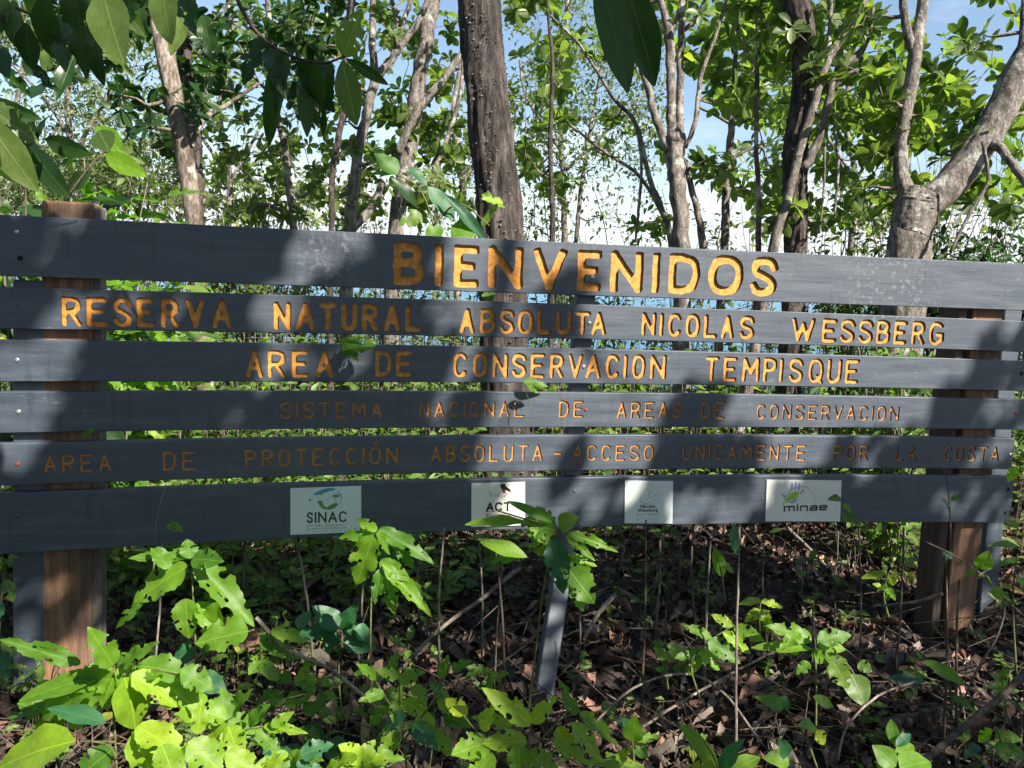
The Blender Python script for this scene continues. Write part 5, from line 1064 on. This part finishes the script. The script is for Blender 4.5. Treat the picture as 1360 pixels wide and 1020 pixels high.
plant('leafy_plant', 'small green seedlings in the lower left shade behind the bright plants', (370, 1000), 2.35, [[(380, 1000), (372, 960), (375, 930)], [(400, 1010), (420, 985), (440, 975)]], [((375, 985), (350, 1000), 24, bl, 'O'), ((380, 990), (395, 1015), 26, bl, 'O'), ((420, 990), (412, 962), 26, bl, 'O'), ((435, 985), (462, 1010), 30, bl, 'O'), ((425, 980), (395, 968), 20, un), ((375, 935), (350, 915), 20), ((378, 932), (410, 925), 22), ((372, 950), (395, 955), 16), ((385, 905), (360, 890), 18), ((390, 905), (420, 900), 18), ((402, 940), (440, 945), 20, un)])
plant('leafy_plant', 'row of fresh leaves sprouting along the bare branch left of centre', (345, 870), 2.3, [[(345, 875), (360, 850), (400, 835)]], [((348, 845), (375, 870), 22), ((360, 838), (410, 850), 20), ((350, 850), (400, 875), 20), ((395, 835), (412, 810), 16, bl, 'O'), ((345, 880), (375, 905), 18, un, 'O'), ((420, 875), (395, 895), 14), ((352, 870), (330, 895), 20, g_)])
plant('climbing_tendril', 'fine tendril with one small leaf climbing the bottom board on the left', (205, 745), 2.48, [[(204, 760), (207, 700), (214, 665), (221, 640)]], [((224, 696), (241, 703), 12)], w=1.6, smat='twig')
plant('climbing_tendril', 'thin arching vine over the lower boards on the right with a leaf', (1262, 740), 3.20, [[(1262, 740), (1262, 690), (1256, 630), (1240, 608), (1212, 601)], [(1262, 680), (1256, 668)]], [((1263, 665), (1278, 654), 7), ((1262, 672), (1252, 662), 5)], w=2, smat='twig')
plant('climbing_vine', 'looping vine with small round leaves in front of the right post', (1250, 1020), 2.75, [[(1250, 1020), (1290, 905), (1322, 850), (1334, 810), (1326, 790), (1300, 760), (1262, 735), (1230, 720)], [(1334, 795), (1362, 820)], [(1298, 765), (1315, 755)]],
  [((1303, 756), (1312, 735), 20, g_, 'O'), ((1318, 780), (1334, 797), 15, g_, 'O'), ((1298, 755), (1280, 765), 8), ((1265, 740), (1252, 732), 12, bl), ((1310, 765), (1320, 775), 8)], w=3, smat='twig')
plant('hanging_sprig', 'small leaf sprig overlapping the right edge of the wide plaque', (1118, 700), 3.16, [[(1135, 710), (1128, 690), (1118, 668), (1114, 660)]], [((1117, 662), (1101, 661), 11, un, 'O'), ((1120, 670), (1132, 680), 8), ((1126, 678), (1138, 692), 8), ((1124, 682), (1122, 694), 7)], w=1.5)
def whorl_plant(label, node, depth, n, L, mats, basepx, wr=(.34, .5)):
    """a stem with a loose spray of torn leaves around its top, drooping outwards"""
    ls = []
    for k in range(n):
        a = 6.283 * k / n + random.uniform(-.3, .3); ll = L * random.uniform(.6, 1.15); nx, ny = node[0] + random.uniform(-10, 10), node[1] + random.uniform(-6, 22)
        ls.append(((nx, ny), (nx + math.cos(a) * ll, ny - math.sin(a) * ll * .62 + ll * .12), ll * random.uniform(*wr), random.choice(mats), random.choice('RRRO'), random.uniform(-.12, .10)))
    plant('leafy_plant', label, basepx, depth, [[basepx, ((basepx[0] + node[0]) / 2 + random.uniform(-8, 8), (basepx[1] + node[1]) / 2), node]], ls)
whorl_plant('low spray of torn leaves in front of the foot of the left post', (60, 935), 1.95, 8, 62, [g_, g_, un], (65, 1060))
whorl_plant('green spray between the lower left plants and the bottom edge', (390, 1000), 1.8, 9, 52, [g_, li, bl], (395, 1080))
whorl_plant('bright leaf spray near the bottom edge left of the centre', (480, 1010), 1.75, 9, 55, [li, g_, g_], (485, 1090))
whorl_plant('spray of leaves touching the bottom edge right of the yellow-lit plant', (820, 1015), 1.8, 7, 44, [g_, li, un], (825, 1080))
whorl_plant('mid-green seedling between the torn plant and the long bare branch', (425, 905), 2.4, 8, 34, [g_, un], (428, 980))
whorl_plant('small seedling to the left of the leaning post foot', (650, 890), 2.6, 7, 26, [g_, un], (652, 950))
whorl_plant('fresh seedling below the flower plaque in the dark litter', (885, 855), 2.8, 7, 26, [g_, un], (887, 915))
whorl_plant('seedling with pale leaves under the wide plaque', (1010, 800), 3.0, 8, 28, [g_, li], (1012, 860))
whorl_plant('small bright seedling beyond the litter left of the right post', (1180, 760), 3.6, 8, 24, [g_, li], (1180, 820))
whorl_plant('slender seedling in the lower right between the post and the corner', (1330, 900), 2.6, 7, 30, [g_, un], (1330, 985))
whorl_plant('leafy seedling filling the shade right of the left post', (190, 880), 2.6, 8, 34, [un, g_], (190, 960))
# leaves that poke through the gaps
plant('gap_sprig', 'curled bright leaf over the carved third line', (450, 520), 2.68, [[(452, 520), (446, 480), (442, 462)]], [((450, 455), (478, 452), 9, g_, 'O', .02)], w=1.2)
r_ = bpy.data.objects['gap_sprig']; leaf_px(r_, (452, 466), (496, 452), 40, 2.715, g_, 'R', face=SUNV * .9 + Vector((0, 0, .25)), q=3); leaf_px(r_, (456, 462), (478, 478), 18, 2.72, un, 'R', face=SUNV * 1.0, q=1)
plant('gap_sprig', 'green leaf below the third board near the middle', (710, 545), 2.9, [[(706, 545), (700, 525), (694, 510)]], [((694, 507), (729, 512), 13, g_, 'O'), ((700, 512), (716, 522), 8)], w=1.2)
plant('gap_sprig', 'small leaf in the gap above the fifth board by the left post', (110, 610), 2.6, [[(130, 600), (126, 582), (122, 572)]], [((128, 570), (103, 580), 8, g_, 'O')], w=1.2)
plant('gap_sprig', 'leaf hanging under the top board beside the thorny trunk', (652, 420), 3.1, [[(655, 430), (652, 400), (648, 388)]], [((646, 386), (652, 402), 16, un, 'O')], w=1.2)
plant('gap_sprig', 'big vine leaves standing above the board left of the thorny trunk', (560, 400), 3.6, [[(575, 420), (580, 330), (560, 255), (520, 228)], [(575, 300), (610, 270), (650, 300)]],
  [((528, 232), (500, 200), 26, g_, 'O'), ((528, 232), (488, 225), 10, g_, 'B'), ((520, 236), (558, 270), 17, 'leaf_dark', 'B'), ((542, 222), (568, 245), 14, bl, 'B'), ((568, 248), (605, 290), 24, bl, 'B'), ((590, 258), (650, 315), 15, bl, 'B'), ((560, 285), (530, 296), 22, un), ((600, 300), (632, 312), 30, g_, 'O'), ((640, 258), (672, 275), 12), ((668, 270), (640, 262), 12, li), ((585, 300), (565, 318), 20, g_, 'O'), ((640, 300), (662, 268), 10, un)])

# ------------------------------------------------------------------ the tree overhead: unseen behind the camera, leaves laid along sun rays to shade the sign
LIT = [  # per board row: lit stretches (x0, x1, share of light)
 (325, [(-15, 25, .9), (45, 110, .75), (380, 500, 1.0), (575, 1380, 1.0)]), (412, [(50, 250, .92), (325, 410, 1.0), (560, 715, 1.0), (765, 1380, 1.0)]),
 (480, [(-90, 120, 1), (335, 505, .97), (590, 1300, 1.0), (1330, 1350, .8)]), (547, [(-90, 85, 1), (295, 350, .8), (560, 600, .7), (635, 895, 1.0), (955, 1245, 1.0), (1300, 1380, .6)]),
 (612, [(-90, 55, 1), (590, 745, 1.0), (770, 875, 1.0), (1005, 1095, .95), (1130, 1170, .6), (1290, 1370, .75)]), (675, [(655, 840, .9), (880, 1020, 1.0), (1230, 1350, .68)]), ]
def sign_lit(px, py):
    best = min(LIT, key=lambda r: abs(r[0] - py)); sh = (py - best[0]) * .35
    for a, b, v_ in best[1]:
        if a <= px + sh <= b: return v_
    return 0
SU = SUNV.orthogonal().normalized(); SV = SUNV.cross(SU)
def sunxy(p): p = Vector(p); return (p.dot(SU), p.dot(SV))
LITD = []   # lit discs elsewhere: photo px, depth, radius m
for px, py, d, r in [(60, 880, 1.8, .10), (150, 880, 1.75, .17), (210, 920, 1.75, .20), (290, 960, 1.85, .20), (250, 1000, 1.5, .22), (190, 990, 1.5, .16), (300, 790, 2.15, .16), (250, 770, 2.15, .12), (480, 730, 2.35, .12), (520, 740, 2.35, .12), (690, 985, 1.8, .22), (640, 950, 1.8, .12), (770, 990, 1.8, .14),
    (485, 970, 2.2, .10), (560, 940, 2.0, .10), (715, 720, 2.5, .10), (770, 775, 2.5, .11), (1060, 750, 4.3, .38), (1010, 735, 4.6, .25), (960, 870, 2.5, .10), (1130, 900, 2.4, .12), (1080, 845, 2.4, .08), (1285, 780, 3.3, .09), (1283, 835, 3.3, .09), (1280, 872, 3.3, .08), (1285, 715, 3.3, .07), (1270, 900, 3.1, .10), (1310, 750, 2.75, .05), (930, 985, 1.9, .10), (1200, 1010, 1.7, .10), (845, 975, 2.2, .08), (900, 1000, 2.3, .05),
    (650, 690, 5.5, .4), (850, 690, 5.8, .3), (300, 830, 2.2, .12), (118, 800, 2.6, .05), (560, 845, 3, .08)]:
    LITD.append((sunxy(at(px, py, d)), r))
for px, py, d, r in [(180, 930, 1.75, .28), (60, 985, 1.6, .20), (300, 1000, 1.8, .22), (260, 1010, 1.5, .2), (700, 980, 1.8, .25), (520, 930, 2.0, .17), (1090, 865, 2.4, .15), (935, 855, 2.5, .12), (290, 800, 2.15, .22), (500, 750, 2.35, .18), (740, 745, 2.5, .18), (1210, 1005, 1.7, .16), (950, 1010, 1.9, .15), (1275, 800, 3.3, .07), (1060, 720, 4.6, .3), (1150, 740, 4.4, .25), (505, 985, 2.15, .10), (600, 985, 2.0, .08), (640, 980, 2.1, .08), (1275, 870, 3.2, .07), (70, 900, 1.8, .10), (360, 980, 1.85, .12), (230, 760, 2.15, .10), (450, 830, 2.6, .07)]: LITD.append((sunxy(at(px, py, d)), r))
def overhead():
    o = Vector((6.6, -3.6, ground_z(6.6, -3.6) - .05)); root = empty('unseen_shade_tree', o, 'unseen tree beside the viewer, its leaves laid along sun rays to dapple the sign', 'tree'); on = np.array(o)
    mb = MB(); Q, RR = smooth_path([o, (6.5, -3.5, 2), (6.1, -3.3, 4), (5.4, -2.9, 5.6), (4.4, -2.3, 6.9)], [.22, .19, .16, .13, .09], 5); tube(mb, Q, RR, 12, .06, origin=on); mb.build('trunk', M['bark_pale'], root)
    nodes = list(Q[8:]); tw = MB(); fo = MB(); cl = []
    for pts, r in (([(5.6, -3.0, 5.2), (4.0, -3.2, 6.0), (2.4, -2.6, 6.4), (.8, -1.8, 6.4)], .07), ([(5.4, -2.9, 5.6), (4.6, -1.4, 6.4), (3.6, -.2, 6.9), (2.6, .6, 7.0)], .07), ([(6.2, -3.4, 3.6), (4.6, -3.4, 4.0), (3.2, -2.7, 4.2), (1.8, -1.6, 4.3), (.4, -.7, 3.9), (-.7, .1, 3.35), (-1.5, .9, 2.9)], .06), ([(1.8, -1.6, 4.3), (1.2, -.4, 3.9), (.6, .5, 3.2), (.3, 1.0, 2.75)], .03)):
        Q, RR = smooth_path(pts, [r * (1 - .75 * i / (len(pts) - 1)) for i in range(len(pts))], 6); mb = MB(); tube(mb, Q, RR, 8, .1, origin=on); mb.build('branch', M['bark_pale'], root); nodes += list(Q)
    def cast(P, t0=5.2, t1=8.5, k=1, sz=1.0):
        for _ in range(k):
            c = np.array(P) + np.array(SUNV) * random.uniform(t0, t1) + rvec() * .02
            cl.append(c); nrm = np.array(SUNV) + rvec() * .45; d = np.cross(nrm, rvec()); L = random.uniform(.13, .20) * sz; q = random.randrange(3)
            fo.add(place(LB[q], c - d / np.linalg.norm(d) * L / 2 - on, d, nrm, L, 1.15), LB[q][1], LB[q][2], random.random())
    # over the sign
    for py in np.arange(272, 745, 11.0):
        for px in np.arange(-90, 1400, 15.0):
            jx, jy = px + random.uniform(-5, 5), py + random.uniform(-4, 4); v_ = sign_lit(jx, jy)
            if random.random() < v_ * 1.0 if v_ >= .99 else random.random() < v_ ** .5: continue
            s, z = on_sign(jx, jy); P = P0 + SD * s; P.z = z; cast(P, 4.6, 7.6, k=3, sz=.62)
    # over the ground in front of and below the sign
    for y in np.arange(.4, 8.2, .105):
        for x in np.arange(-3.4, 5.0, .105):
            p = Vector((x + random.uniform(-.04, .04), y + random.uniform(-.04, .04), 0)); 
            # where the sunray to this ground point passes the board fronts the board itself makes the shade
            t = (P0 - p).dot(SN) / SUNV.dot(SN)
            if t > 0:
                zz = p.z + SUNV.z * t
                if .62 < zz < 1.9: continue
                if zz >= 1.9: continue
            u = sunxy(p)
            if any((u[0] - c[0]) ** 2 + (u[1] - c[1]) ** 2 < r * r for c, r in LITD): continue
            if random.random() < .90: cast(p, k=1 + (random.random() < .4))
    # twigs carrying the leaves
    nd = np.array(nodes)
    for c in random.sample(cl, min(len(cl), 420)):
        D = np.linalg.norm(nd - c, axis=1); j = int(np.argmin(D))
        if D[j] > 2.5: continue
        Q, RR = smooth_path([nd[j], (nd[j] + c) / 2 + rvec() * .12 * D[j], c], [.010, .006, .003], 3); tube(tw, Q, RR, 4, 0, origin=on, cap=False, var=random.random()); nd = np.concatenate([nd, Q[2:]])
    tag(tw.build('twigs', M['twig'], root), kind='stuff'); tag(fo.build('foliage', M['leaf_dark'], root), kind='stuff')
    print('canopy leaves', len(cl))
overhead()
def hanging(label, stems, leaves, w=5):
    b = at(*stems[0][0]); root = empty('hanging_branch', b, label, 'branch', 'leafy branches hanging in from above')
    for st in stems:
        P = [at(*p) for p in st]; n = len(P); r = w / 2 / 1020 * st[0][2]; Q, RR = smooth_path(P, [r * (1 - .5 * i / (n - 1)) for i in range(n)], 6); mb = MB(); tube(mb, Q, RR, 8, .1, origin=b); mb.build('stem', M['twig_dark'], root)
    for bb, tt, wd, d, mt in leaves: leaf_px(root, bb, tt, wd, d, mt, 'B' if wd > 35 or random.random() < .7 else 'R', face=Vector((random.uniform(-.3, .3), -1, random.uniform(-.2, .6))), dtip=random.uniform(-.08, .08))
dk = 'leaf_dark'
hanging('two very long leaves hanging from above right of the middle', [[(790, -120, 1.5), (800, -60, 1.5), (815, -25, 1.5)]],
  [((795, -40), (836, 118), 42, 1.48, dk), ((822, -45), (878, 110), 46, 1.55, dk), ((800, -40), (700, -8), 30, 1.5, dk)], 6)
hanging('dark twig with long glossy leaves hanging near the left of the middle', [[(290, -80, 2.0), (320, 10, 2.0), (360, 60, 2.0), (420, 84, 2.0), (456, 76, 2.0)], [(456, 76, 2.0), (462, 20, 2.05), (470, -60, 2.1)]],
  [((457, 74), (476, 14), 34, 1.98, 'leaf_glossy'), ((455, 80), (470, 163), 31, 2.0, 'leaf_glossy'), ((460, 78), (516, 112), 14, 2.0, dk), ((420, 84), (425, 140), 22, 2.1, dk), ((395, 78), (440, 150), 26, 2.15, dk), ((380, 70), (360, 150), 26, 2.1, dk), ((360, 62), (375, 120), 26, 2.15, dk), ((405, 82), (408, 175), 22, 2.2, dk), ((440, 82), (425, 180), 18, 2.2, dk), ((350, 52), (320, 110), 28, 2.15, dk), ((375, 66), (350, 190), 24, 2.3, dk), ((430, 82), (380, 130), 24, 2.25, dk)], 6)
LV = [((150, -10), (186, 44), 22, 2.3, 'leaf_glossy'), ((70, 60), (50, 112), 20, 2.5, 'leaf_glossy'), ((30, 80), (72, 118), 18, 2.5, dk), ((130, 40), (165, 95), 20, 2.6, 'leaf_glossy'), ((190, 10), (180, 70), 20, 2.5, dk), ((100, 70), (72, 130), 18, 2.6, dk), ((250, 10), (225, 72), 20, 2.5, 'leaf_glossy'), ((60, 20), (98, 60), 20, 2.4, 'leaf_glossy'), ((5, 90), (40, 128), 18, 2.6, dk), ((135, -20), (152, 72), 50, 1.7, 'leaf_glossy'), ((215, -30), (218, 52), 38, 1.6, 'leaf_glossy'), ((100, -20), (112, 105), 34, 2.0, dk), ((60, -10), (62, 78), 36, 2.0, dk), ((20, 0), (14, 62), 36, 2.1, dk), ((35, 30), (38, 92), 30, 2.1, dk), ((80, 20), (84, 90), 30, 2.1, dk), ((170, -10), (172, 30), 26, 2.1, dk), ((5, -20), (-10, 40), 30, 2.1, dk), ((48, -20), (40, 30), 30, 2.2, dk), ((118, 20), (125, 108), 26, 2.2, dk), ((0, 60), (8, 100), 22, 2.2, dk), ((240, -20), (255, 40), 30, 2.1, dk), ((270, 20), (280, 80), 24, 2.3, dk), ((95, 50), (92, 20), 20, 2.2, dk)]
hanging('dense dark leaves hanging in at the top left corner', [[(-60, -60, 2.0), (40, -10, 2.0), (120, -20, 2.0), (230, -60, 2.0)], [(20, 10, 2.05), (90, 40, 2.1)]], LV, 4)
hanging('broad shaded leaves reaching in at the left edge above the sign', [[(-80, 120, 2.6), (-20, 150, 2.6), (20, 180, 2.6)]],
  [((-20, 140), (48, 185), 34, 2.6, 'leaf_glossy'), ((-25, 150), (45, 252), 40, 2.55, 'leaf_glossy'), ((-10, 160), (52, 222), 26, 2.7, dk), ((-20, 180), (15, 240), 34, 2.6, 'leaf_glossy'), ((-30, 130), (50, 160), 22, 2.7, dk), ((40, 195), (78, 255), 30, 2.9, dk), ((60, 185), (110, 205), 24, 2.9, dk), ((145, 200), (128, 170), 30, 2.9, 'leaf_glossy')], 5)
hanging('pale broken leaf and leaves hanging beside the small-leaved tree', [[(90, 260, 3.1), (120, 220, 3.1), (150, 190, 3.1)]], [((128, 168), (160, 202), 28, 3.1, 'leaf_fresh'), ((110, 200), (60, 185), 18, 3.1, dk), ((140, 205), (185, 228), 24, 3.1, 'leaf_fresh'), ((120, 230), (85, 250), 20, 3.1, 'leaf_glossy'), ((150, 195), (190, 215), 16, 3.15, 'leaf_glossy')], 3)

# ------------------------------------------------------------------ unseen forest behind and beside the viewer, put in to hold back sky light
def surrounding():
    fo = MB(); tr = MB()
    def shades(p):
        t = (p[2] - 1) / SUNV.z; lx, ly = p[0] - SUNV.x * t, p[1] - SUNV.y * t
        return -7 < lx < 9 and .3 < ly < 15
    n = 0
    while n < 7500:
        if random.random() < .7: p = np.array([random.uniform(-13, 15), random.uniform(-13, -3.0), random.uniform(.1, 9)])
        elif random.random() < .6: p = np.array([random.uniform(-9, -3.6), random.uniform(-5, 3.2), random.uniform(.2, 8)])
        else: p = np.array([random.uniform(-7, 7), random.uniform(-5, .6), random.uniform(5.6, 8)])
        n += 1
        if p[2] > 1.2 and shades(p): continue
        if abs(p[0] / (p[1] + .01)) < 1.2 and p[1] > 0: continue
        L = random.uniform(.25, .55); tp = LB[random.randrange(3)] if False else LS[random.randrange(2)]
        fo.add(place(tp, p, rvec(), rvec() + np.array([0, 0, .5]), L, 1.2), tp[1], tp[2], random.random())
    for k in range(16):
        x, y = random.uniform(-11, 12), random.uniform(-12, -5)
        if abs(x - 6.6) < .8: continue
        Q, RR = smooth_path([(x, y, -.1), (x + .2, y, 3), (x - .1, y + .2, 7)], [.16, .13, .08], 4); tube(tr, Q, RR, 8, .1)
    tag(fo.build('unseen_forest', M['leaf_dark']), 'unseen dense forest foliage behind the viewer, added to hold back sky light', kind='stuff'); tag(tr.build('unseen_forest_trunks', M['bark_dark']), 'trunks of the unseen forest behind the viewer', kind='stuff')
surrounding()
